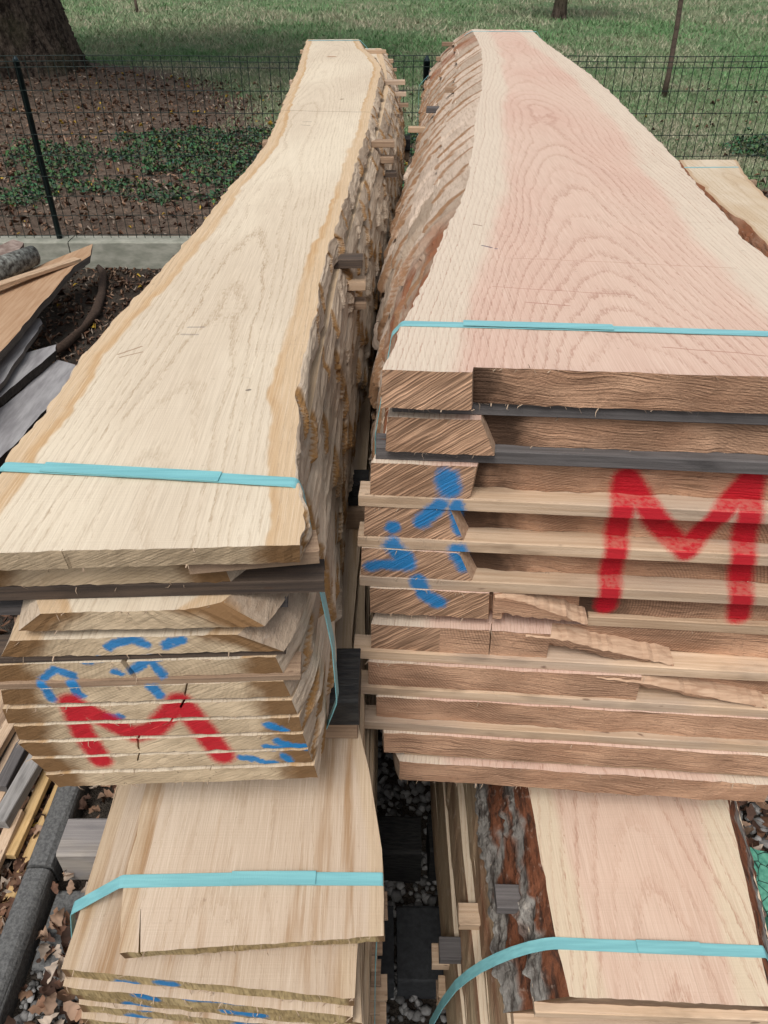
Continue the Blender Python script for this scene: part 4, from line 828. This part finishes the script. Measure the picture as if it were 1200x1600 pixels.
# ------------------------------------------------------------------ trees and stakes
def trunk_mesh(path, rads, nu, nvv, furrow, seed, flare=None, twist=.0):
    p = np.array(path, float); t = np.linspace(0, 1, nvv); tp = np.linspace(0, 1, len(p))
    C = np.stack([np.interp(t, tp, p[:, i]) for i in range(3)], 1); Rr = np.interp(t, tp, rads); th = np.linspace(0, 2 * math.pi, nu, endpoint=False)
    TH, TT = np.meshgrid(th, t); H = C[:, 2][:, None] + 0 * TH
    ang = TH + twist * TT
    cx = np.cos(ang) * 6; cy = np.sin(ang) * 6
    ridge = 1 - np.abs(vn(cx * 2.6 + 20, cy * 2.6 + H * 1.9, seed)) ; ridge2 = 1 - np.abs(vn(cx * 5.5 + 9, cy * 5.5 + H * 4.5, seed + 4))
    d = furrow * (ridge * .8 + ridge2 * .5 - .7) + furrow * .3 * fbm(cx * 9, cy * 9 + H * 20, seed + 8)
    R_ = Rr[:, None] * (1 + .05 * np.sin(3 * TH + 1)) + d
    if flare: R_ += flare[0] * np.exp(-(H - C[0, 2]) / flare[1]) * (1 + .8 * np.sin(TH * 5 + seed))
    X = C[:, 0][:, None] + R_ * np.cos(TH); Y = C[:, 1][:, None] + R_ * np.sin(TH)
    F = [(i * nu + q, i * nu + (q + 1) % nu, (i + 1) * nu + (q + 1) % nu, (i + 1) * nu + q) for i in range(nvv - 1) for q in range(nu)]
    return np.c_[X.ravel(), Y.ravel(), H.ravel()], F
M['trunk'] = None
m, g, b = newmat('furrowed_tree_bark'); P = g.n('ShaderNodeNewGeometry').outputs['Position']
f1 = g.noise(g.sc(P, (14, 14, 3.2)), 1.0, 5.0, .65); f2 = g.noise(P, 26.0, 4.0, .65); f3 = g.noise(P, 1.6, 3.0)
c = g.mix(g.ss(f1, .36, .62), (.022, .016, .013), (.105, .080, .062)); c = g.mix(g.m('MULTIPLY', g.ss(f2, .5, .72), .5), c, (.15, .125, .10)); c = g.mix(g.m('MULTIPLY', g.ss(f3, .5, .7), .35), c, (.06, .062, .03))
finish(g, b, c, .95, g.m('ADD', f1, g.m('MULTIPLY', f2, .5)), 1.0, .05, .1); M['trunk'] = m
M['leaf'] = vcol('leaves', .7, 30.0, .2)
def crown(parent, cx, cy, cz, rx, rz, n, seed, size=.09):
    r = np.random.default_rng(seed); nb = 60
    cl = r.normal(size=(nb, 3)); cl /= np.linalg.norm(cl, axis=1)[:, None]; cl *= (r.uniform(.35, 1, nb) ** .6)[:, None] * np.array((rx, rx, rz))
    k = r.integers(0, nb, n); c = cl[k] + r.normal(size=(n, 3)) * np.array((.42, .42, .30)) * rx / 3 + np.array((cx, cy, cz))
    a = r.normal(size=(n, 3)); a /= np.linalg.norm(a, axis=1)[:, None]; b_ = np.cross(a, r.normal(size=(n, 3))); b_ /= np.linalg.norm(b_, axis=1)[:, None]
    s_ = size * r.uniform(.6, 1.3, (n, 1)); V = np.stack([c - a * s_, c + b_ * s_ * .45, c + a * s_, c - b_ * s_ * .45], 1).reshape(-1, 3); F = np.arange(4 * n).reshape(-1, 4)
    tn = np.repeat(np.stack([.05 + .05 * r.random(n), .085 + .07 * r.random(n), .03 + .02 * r.random(n)], 1), 4, 0)
    o = fast_mesh('crown', V - np.array(parent.location), F, M['leaf'], tn); del o['kind']; o.parent = parent; return o
def tree(name, loc, label, tr_path, tr_r, nu, nvv, furrow, seed, flare, limbs, crowns, **kw):
    t = bpy.data.objects.new(name, None); COL.objects.link(t); t.location = loc
    V, F = trunk_mesh(tr_path, tr_r, nu, nvv, furrow, seed, flare, **kw); mesh_obj('trunk', V, F, M['trunk'], parent=t, smooth=True)
    for L in limbs:
        V, F = tube(L[0], L[1], 10); mesh_obj('limb', V, F, M['trunk'], parent=t, smooth=True)
    for c in crowns: crown(t, *c)
    return tag(t, label, 'tree')
tz = .42
tree('broad_tree', (-5.72, 13.5, tz), 'huge dark furrowed tree trunk rising at the upper left corner', [(-5.60, 13.5, tz - .15), (-5.66, 13.5, tz + .35), (-5.78, 13.55, tz + 1.0), (-5.95, 13.6, tz + 2.2), (-6.2, 13.7, tz + 4.2)], [.92, .90, .87, .84, .74], 220, 150, .085, 11, (.16, .30),
     [([(-6.1, 13.7, tz + 3.9), (-4.9, 13.2, tz + 5.4), (-3.4, 12.6, tz + 6.6)], [.38, .26, .10]), ([(-6.2, 13.7, tz + 3.9), (-7.2, 14.2, tz + 5.6), (-8.6, 14.9, tz + 7.0)], [.42, .28, .10]), ([(-6.2, 13.7, tz + 3.9), (-6.2, 12.6, tz + 6.0), (-6.0, 11.2, tz + 7.4)], [.36, .25, .09]), ([(-6.2, 13.7, tz + 3.9), (-6.0, 14.8, tz + 6.2), (-5.6, 16.2, tz + 8.0)], [.40, .26, .1])],
     [(-5.6, 12.9, tz + 7.0, 4.8, 2.6, 26000, 3, .17)], twist=.5)
z2 = float(lawn_z(4.79, 25)); tree('small_tree', (4.79, 25, z2), 'slim tree trunk standing in the lawn at upper right of centre', [(4.79, 25, z2 - .1), (4.80, 25, z2 + .5), (4.86, 25, z2 + 1.5), (4.8, 25, z2 + 2.8)], [.19, .165, .15, .12], 40, 40, .02, 5, (.07, .15),
     [([(4.8, 25, z2 + 2.5), (5.5, 24.8, z2 + 3.4), (6.1, 24.6, z2 + 4.2)], [.08, .055, .02]), ([(4.8, 25, z2 + 2.5), (4.1, 25.2, z2 + 3.5), (3.5, 25.3, z2 + 4.2)], [.08, .055, .02])], [(4.8, 25, z2 + 4.1, 1.9, 1.4, 6000, 8, .10)])
z3 = float(lawn_z(4.1, 12.65)); V, F = tube([(4.085, 12.65, z3 - .05), (4.10, 12.65, z3 + .3), (4.085, 12.65, z3 + .9), (4.05, 12.65, z3 + 1.6), (4.03, 12.65, z3 + 2.3)], [.044, .036, .034, .031, .028], 10)
tag(mesh_obj('wooden_stake', V, F, M['s_dark'], smooth=True), 'thin dark wooden stake leaning in the grass behind the fence at right', 'stake')
z4 = float(lawn_z(-7.4, 27.5)); V, F = tube([(-7.4, 27.5, z4 - .05), (-7.41, 27.5, z4 + .2), (-7.44, 27.5, z4 + .52)], [.05, .045, .04], 8)
tag(mesh_obj('short_stake', V, F, M['s_dark'], smooth=True), 'short black stake far out in the lawn beside the big tree', 'stake')

# ------------------------------------------------------------------ slabs and offcuts at the left
def slab(name, poly, z, th, mat, label, cat, tilt=(0, 0), seed=0, edge=None, group='offcuts lying left of the stacks'):
    P_ = np.array(poly, float); k = len(P_); c = P_.mean(0); pts = []
    for i in range(k):
        a, b_ = P_[i], P_[(i + 1) % k]; ns = max(2, int(np.linalg.norm(b_ - a) / .05))
        for j in range(ns): pts.append(a + (b_ - a) * j / ns)
    pts = np.array(pts); N = len(pts); pts = pts + .006 * np.stack([vn(np.arange(N) * .7, seed, seed), vn(np.arange(N) * .7, seed + 9, seed + 2)], 1)
    zz = z + (pts - c) @ np.array(tilt); top = np.c_[pts, zz]; bot = np.c_[c + (pts - c) * .97, zz - th]
    F = [tuple(range(N)), tuple(range(2 * N - 1, N - 1, -1))]; fm = [0, 0]
    for i in range(N): F.append((i, N + i, N + (i + 1) % N, (i + 1) % N)); fm.append(1)
    area = np.sum(pts[:, 0] * np.roll(pts[:, 1], -1) - np.roll(pts[:, 0], -1) * pts[:, 1])
    if area < 0: F = [f[::-1] for f in F]
    o = mesh_obj(name, np.vstack([top, bot]), F, [mat, edge or mat], fm); return tag(o, label, cat, group)
M['tan_board'] = plain('tan_board', (.44, .29, .18), .85, .3, 3.0, (16, 1.2, 16), dark=(.34, .20, .11)); M['grey_slab'] = plain('grey_slab', (.34, .33, .33), .9, .4, 3.0, (9, 1.5, 9), dark=(.21, .20, .205))
M['slab_bark'] = plain('slab_bark', (.05, .042, .036), .95, .5, 40.0, bump=.9); M['pale_bark'] = plain('pale_bark', (.36, .29, .25), .9, .5, 14.0, dark=(.16, .11, .09)); M['grey_edge'] = plain('board_edge_grey', (.16, .14, .125), .9, .4, 8.0, (1, 1, 9))
slab('offcut_board', [(-2.145, 5.72), (-2.076, 5.45), (-2.121, 5.237), (-2.074, 3.838), (-1.992, 3.183), (-2.5, 3.1), (-2.63, 4.629), (-2.40, 5.25)], .285, .045, M['tan_board'], 'broad tan board lying tilted on the offcut pile at left', 'board', (.05, .0), 1, M['grey_edge'])
stick('offcut_strip', (-2.62, 4.45, .33), (-2.13, 5.34, .29), .07, .022, M['s_tan'], 'narrow tan strip lying across the broad tan board', 'offcuts lying left of the stacks', 71, 'strip')
V, F = tube([(-2.70, 4.45, .33), (-2.6, 4.75, .36), (-2.5, 5.0, .36), (-2.42, 5.30, .33)], [.085, .08, .075, .065], 18); V = V + .012 * np.stack([vn(V[:, 0] * 40, V[:, 1] * 18, 5), vn(V[:, 1] * 30, V[:, 2] * 40, 6), vn(V[:, 2] * 40, V[:, 0] * 30, 7)], 1)
M['lichen_bark'] = plain('lichen_bark', (.045, .04, .035), .95, .5, 34.0, dark=(.30, .31, .28), bump=.9); tag(mesh_obj('branch_log', V, F, M['lichen_bark'], smooth=True), 'short lichen-speckled log resting on the tan board', 'log', 'offcuts lying left of the stacks')
slab('bark_slab', [(-2.48, 5.36), (-2.571, 5.40), (-2.65, 5.2), (-2.72, 4.7), (-2.52, 4.75), (-2.47, 5.04)], .40, .035, M['pale_bark'], 'pale brown bark slab at the left edge above the log', 'bark slab', (-.1, .06), 3, M['pale_bark'])
slab('offcut_board', [(-2.14, 4.56), (-2.09, 4.47), (-2.03, 3.70), (-2.0, 3.0), (-2.3, 3.0), (-2.3, 4.3)], .20, .03, M['grey_slab'], 'narrow grey board peeping out under the tan board', 'board', (0, 0), 4, M['grey_edge'])
slab('offcut_slab', [(-1.949, 4.27), (-2.153, 4.124), (-2.287, 3.917), (-2.2, 3.2), (-2.10, 3.46), (-2.024, 3.617), (-1.925, 4.185)], .145, .05, M['grey_slab'], 'pointed pale grey slab with dark bark edge at left', 'slab', (.03, .0), 5, M['slab_bark'])
slab('offcut_slab', [(-1.931, 4.191), (-1.807, 4.122), (-1.77, 4.03), (-1.79, 3.587), (-1.815, 3.216), (-1.90, 2.9), (-2.12, 2.9), (-2.108, 3.453), (-2.035, 3.601)], .09, .045, M['grey_slab'], 'wide grey slab lying nearest the pale stack at left', 'slab', (.0, .0), 6, M['slab_bark'])
V, F = tube([(-2.242, 6.0, .02), (-2.14, 5.79, .05), (-2.033, 5.395, .035), (-1.972, 5.04, .045), (-1.975, 4.769, .04), (-1.99, 4.473, .06), (-2.02, 4.3, .07)], [.018, .026, .024, .028, .026, .03, .022], 10); V = V + .008 * np.stack([vn(V[:, 1] * 30, V[:, 0] * 40, 15), vn(V[:, 1] * 30, V[:, 2] * 40, 16), vn(V[:, 1] * 25, V[:, 0] * 30, 17)], 1)
M['branch'] = plain('dark_branch', (.075, .048, .034), .95, .5, 60.0, bump=.8); tag(mesh_obj('fallen_branch', V, F, M['branch'], smooth=True), 'dark curved branch lying on the soil left of the pale stack', 'branch', 'offcuts lying left of the stacks')
gS = 'loose sticks left of the kerb edging'
M['s_yellow'] = stick_mat('stick_yellow', (.58, .40, .20), (.48, .31, .13)); M['s_grey2'] = stick_mat('stick_grey', (.36, .34, .32), (.25, .235, .22))
for i, (a, b_, wd, h, mt, lab) in enumerate([
    ((-1.075, .80, .03), (-1.03, 1.24, .10), .032, .022, 's_pale', 'pale stick at the lower left, its foot nearest the camera'),
    ((-.992, .96, .03), (-.945, 1.62, .05), .030, .024, 's_yellow', 'orange-yellow stick lying right against the kerb edging'),
    ((-1.015, 1.12, .07), (-.98, 1.75, .09), .030, .022, 's_yellow', 'second orange-yellow stick from the kerb edging'),
    ((-1.055, 1.185, .115), (-.965, 1.80, .135), .046, .036, 's_grey2', 'thick grey stick on top of the loose pile'),
    ((-1.12, 1.16, .08), (-1.06, 1.85, .10), .030, .022, 's_tan', 'thin tan stick lying left of the thick grey one'),
    ((-1.165, 1.05, .06), (-1.10, 1.8, .10), .034, .024, 's_pale', 'pale stick third from the left of the loose pile'),
    ((-1.10, 1.30, .112), (-1.055, 1.95, .13), .036, .026, 's_gray', 'dark grey stick behind the thick grey one'),
    ((-1.175, 1.33, .115), (-1.10, 2.05, .13), .036, .028, 's_pale', 'long pale stick at the back of the loose pile'),
    ((-1.23, 1.2, .07), (-1.19, 2.0, .10), .036, .028, 's_brown', 'brown stick at the left edge of the loose pile'),
    ((-1.28, 1.3, .03), (-1.24, 2.2, .05), .05, .04, 's_tan', 'broad tan stick at the far left of the pile'),
    ((-1.19, 1.75, .14), (-1.02, 2.5, .16), .04, .03, 's_pale', 'pale stick jutting out behind the upper left stack')]):
    stick('loose_stick', a, b_, wd, h, M[mt], lab, gS, 80 + i, 'stick')
m, g, b = newmat('green_wax'); P = g.n('ShaderNodeNewGeometry').outputs['Position']; n = g.noise(P, 70.0, 4.0); vo = g.n('ShaderNodeTexVoronoi', dict(feature='DISTANCE_TO_EDGE'), Vector=P, Scale=32.0).outputs[0]
finish(g, b, g.mix(g.m('SUBTRACT', 1.0, g.ss(vo, .01, .05)), g.mix(g.ss(n, .35, .65), (.05, .20, .14), (.11, .33, .23)), (.012, .03, .022)), .6, n, .5, .004); M['green'] = m
slab('waxed_log_end', [(.862, .99), (.905, .985), (.95, .93), (.95, .82), (.87, .80), (.852, .90)], .335, .33, M['green'], 'green waxed log end standing at the right edge beside the lower stack', 'log end', (-.1, .2), 9, M['green'], None)

# ------------------------------------------------------------------ loose ground cover
def scatter_grass():
    r = np.random.default_rng(21); n = 420000
    y = 6.25 / (1 - r.random(n) * (1 - 6.25 / 44.0)); x = r.uniform(-.72, .72, n) * y * .97
    gmask = green_at(x, y); dens = .5 + .5 * fbm(x * .7, y * .7, 9) + .25 * fbm(x * 3, y * 3, 10)
    keep = (gmask > .12 + .75 * r.random(n)) & (r.random(n) < np.clip(dens * 1.25, .12, 1)); x, y = x[keep], y[keep]; n = len(x); z = lawn_z(x, y)
    sc_ = np.clip(y / 12, .55, 2.2); h = r.uniform(.025, .065, n) * sc_; wd = r.uniform(.005, .010, n) * sc_; an = r.uniform(0, math.pi, n); lean = r.normal(0, .6, (n, 2)) * h[:, None]
    dx, dy = np.cos(an) * wd, np.sin(an) * wd
    V = np.stack([np.c_[x - dx, y - dy, z], np.c_[x + dx, y + dy, z], np.c_[x + lean[:, 0], y + lean[:, 1], z + h]], 1).reshape(-1, 3)
    dry = np.clip(.42 + 1.0 * fbm(x * .55, y * .40, 31) + .5 * fbm(x * 2.2, y * 1.6, 32) + r.normal(0, .22, n), 0, 1)[:, None]
    c = np.array((.125, .24, .100)) * (1 - dry) + np.array((.36, .33, .235)) * dry; c = c * r.uniform(.7, 1.25, (n, 1))
    o = fast_mesh('lawn_grass', V, np.arange(3 * n).reshape(-1, 3), M['leaf'], np.repeat(c, 3, 0)); tag(o, 'short patchy grass growing across the lawn behind the fence', 'grass', kind='stuff')
scatter_grass()
def leafy(name, x, y, z, size, cols, label, cat, seed, upright=.5, ratio=.55, lobes=0):
    r = np.random.default_rng(seed); n = len(x); an = r.uniform(0, 2 * math.pi, n); tl = r.normal(0, upright, n); s_ = size * r.uniform(.6, 1.35, n)
    a = np.stack([np.cos(an) * np.cos(tl), np.sin(an) * np.cos(tl), np.sin(tl)], 1); b_ = np.stack([-np.sin(an), np.cos(an), r.normal(0, upright * .8, n)], 1); nrm = np.cross(a, b_)
    c = np.stack([x, y, z], 1); s1 = s_[:, None]; jit = lambda k: r.uniform(.7, 1.3, (n, 1)) * k
    cu = (r.uniform(-.5, 1.6, n) * s_)[:, None]; bow = (r.uniform(-.7, .8, n) * s_)[:, None]
    if lobes: prof = [(-.95, .06), (-.6, .62), (-.4, .5), (-.1, .92), (.1, .7), (.36, .74), (.55, .45), (.8, .3)]
    else: prof = [(-.5, .75), (.0, 1.0), (.5, .72)]
    m_ = len(prof); spine = [c - a * s1 * 1.0 + nrm * bow * .8] + [c + a * s1 * u + nrm * bow * (u * u) for u, _ in prof] + [c + a * s1 + nrm * bow]
    up_ = [c + a * s1 * (u + r.uniform(-.05, .05, (n, 1))) + b_ * s1 * jit(w * ratio) + nrm * (cu * w * w * .8 + bow * u * u) for u, w in prof]
    dn_ = [c + a * s1 * (u + r.uniform(-.05, .05, (n, 1))) - b_ * s1 * jit(w * ratio) + nrm * (cu * w * w * .8 + bow * u * u) for u, w in prof]
    V = np.stack(spine + up_ + dn_, 1).reshape(-1, 3); nv = 3 * m_ + 2; i = np.arange(n)[:, None] * nv; U0, D0 = m_ + 2, 2 * m_ + 2; T = []
    for q in range(m_ + 1):
        for O, fl in ((U0, 0), (D0, 1)):
            lo = None if q == 0 else O + q - 1; hi = None if q == m_ else O + q
            tr = []
            if hi is not None: tr.append((q, q + 1, hi))
            if lo is not None: tr.append((q, hi if hi is not None else q + 1, lo))
            T += [t[::-1] if fl else t for t in tr]
    F = (i[:, :, None] + np.array(T)[None]).reshape(-1, 3)
    o = fast_mesh(name, V, F, M['leaf'], np.repeat(cols, nv, 0) * r.uniform(.75, 1.2, (len(V), 1))); tag(o, label, cat, kind='stuff')
    if lobes: o.data.polygons.foreach_set('use_smooth', np.ones(len(F), bool))
    return o
r = np.random.default_rng(33)
n = 60000; x = r.uniform(-4.6, 6.5, n); y = 6.2 + r.random(n) ** 1.2 * 5.2
dens = fbm(x * .9, y * 1.1, 41) + .35 * fbm(x * 3, y * 3, 42) + .15 - .25 * np.clip((-x - 2.3) / 1.2, 0, 1) - .35 * np.clip((7.3 - y) / .8, 0, 1) - .9 * np.clip((y - 9.8) / 1.2, 0, 1) - .22 * np.clip((x - 1.5) / 1.5, 0, 1) + .25 * np.exp(-((x + 1.3) ** 2 / 2.0 + (y - 8.4) ** 2 / 1.3))
k = dens > .10 + .32 * r.random(n); x, y = x[k], y[k]; n = len(x)
cols = np.stack([.035 + .055 * r.random(n), .07 + .075 * r.random(n), .04 + .03 * r.random(n)], 1)
leafy('ivy_ground_cover', x, y, lawn_z(x, y) + .015 + .04 * r.random(n), .021, cols, 'dark green ivy and weeds creeping over the soil behind the fence', 'ivy', 2, .45, .7)
def litter_cols(n, r, yellow=.05, pale=.12):
    base = np.array([(.10, .052, .034), (.17, .09, .055), (.23, .135, .085), (.075, .042, .030), (.29, .19, .13)]); c = base[r.integers(0, 5, n)] * r.uniform(.7, 1.25, (n, 1))
    u_ = r.random(n); c[u_ < yellow] = np.array((.46, .30, .045)); c[(u_ > yellow) & (u_ < yellow + pale)] = np.array((.36, .29, .23)); return c
n = 15000; x = r.uniform(-7.5, 6, n); y = 6.2 + r.random(n) * 7.5; k = r.random(n) > green_at(x, y) * .93; x, y = x[k], y[k]; n = len(x)
leafy('leaf_mould', x, y, lawn_z(x, y) + .008 + .015 * r.random(n), .030, litter_cols(n, r, .035, .10), 'brown leaf mould with a few yellow leaves under the big tree', 'leaves', 5, .3, .30)
n = 7000; x = r.uniform(-3.4, -.45, n); y = r.uniform(1.9, 6.0, n)
leafy('yard_litter', x, y, .006 + .014 * r.random(n), .024, litter_cols(n, r, .012, .10) * .8, 'dark leaf and bark litter on the yard soil at left', 'leaves', 6, .35, .28)
xa = [r.uniform(-1.35, -.97, 900), r.uniform(-.89, -.42, 800), r.uniform(.72, 1.6, 900), r.uniform(-1.35, -.97, 300)]; ya = [r.uniform(.4, 1.4, 900), r.uniform(.35, 1.9, 800), r.uniform(.75, 2.2, 900), r.uniform(.8, 1.1, 300)]
x = np.concatenate(xa); y = np.concatenate(ya); k = ~((x > -.80) & (x < -.5) & (y > .88) & (y < 1.04) & (r.random(len(x)) > .08)); x, y = x[k], y[k]; n = len(x)
leafy('dry_leaf_litter', x, y, .018 + .045 * r.random(n), .027, litter_cols(n, r, .015, .14) * r.uniform(.75, 1.5, (n, 1)), 'dry brown leaves gathered round the kerb and beside the lower stacks', 'leaves', 7, .55, .60, 1)
# gravel
ico = [(0, 0, 1)] + [(math.cos(a) * .9, math.sin(a) * .9, .42) for a in np.arange(5) * 1.2566] + [(math.cos(a + .63) * .9, math.sin(a + .63) * .9, -.42) for a in np.arange(5) * 1.2566] + [(0, 0, -1)]
icf = [(0, 1 + i, 1 + (i + 1) % 5) for i in range(5)] + [(1 + i, 6 + i, 1 + (i + 1) % 5) for i in range(5)] + [(1 + (i + 1) % 5, 6 + i, 6 + (i + 1) % 5) for i in range(5)] + [(6 + i, 11, 6 + (i + 1) % 5) for i in range(5)]
def gravel(x, y, smin, smax, label, seed):
    r = np.random.default_rng(seed); n = len(x); B = np.array(ico); s_ = r.uniform(smin, smax, (n, 1, 1)) * r.uniform(.6, 1.25, (n, 1, 3))
    V = B[None] * s_ * r.uniform(.75, 1.25, (n, 12, 1)); an = r.uniform(0, 6.28, n); ca, sa = np.cos(an)[:, None], np.sin(an)[:, None]
    V = np.stack([V[..., 0] * ca - V[..., 1] * sa, V[..., 0] * sa + V[..., 1] * ca, V[..., 2] * .7], -1) + np.stack([x, y, r.uniform(.004, .016, n)], 1)[:, None]
    F = (np.array(icf)[None] + (np.arange(n) * 12)[:, None, None]).reshape(-1, 3); c = np.repeat(np.clip(r.normal(.22, .09, (n, 1)), .06, .55) * np.array((1, .97, .93)), 12, 0)
    o = fast_mesh('gravel', V.reshape(-1, 3), F, M['stone'], c); tag(o, label, 'gravel', kind='stuff')
M['stone'] = vcol('gravel_stone', .9, 120.0, .5)
n = 5200; gravel(r.uniform(-.30, .30, n), r.uniform(.1, 3.2, n), .007, .016, 'grey gravel in the dark gap between the lower stacks', 3)
n = 2600; gravel(r.uniform(-.88, -.30, n), r.uniform(.1, 1.0, n), .006, .013, 'light grey gravel between the kerb and the lower left stack', 4)
n = 2600; gravel(r.uniform(.7, 1.5, n), r.uniform(.6, 1.9, n), .008, .020, 'pale gravel mixed with leaves right of the lower stack', 5)
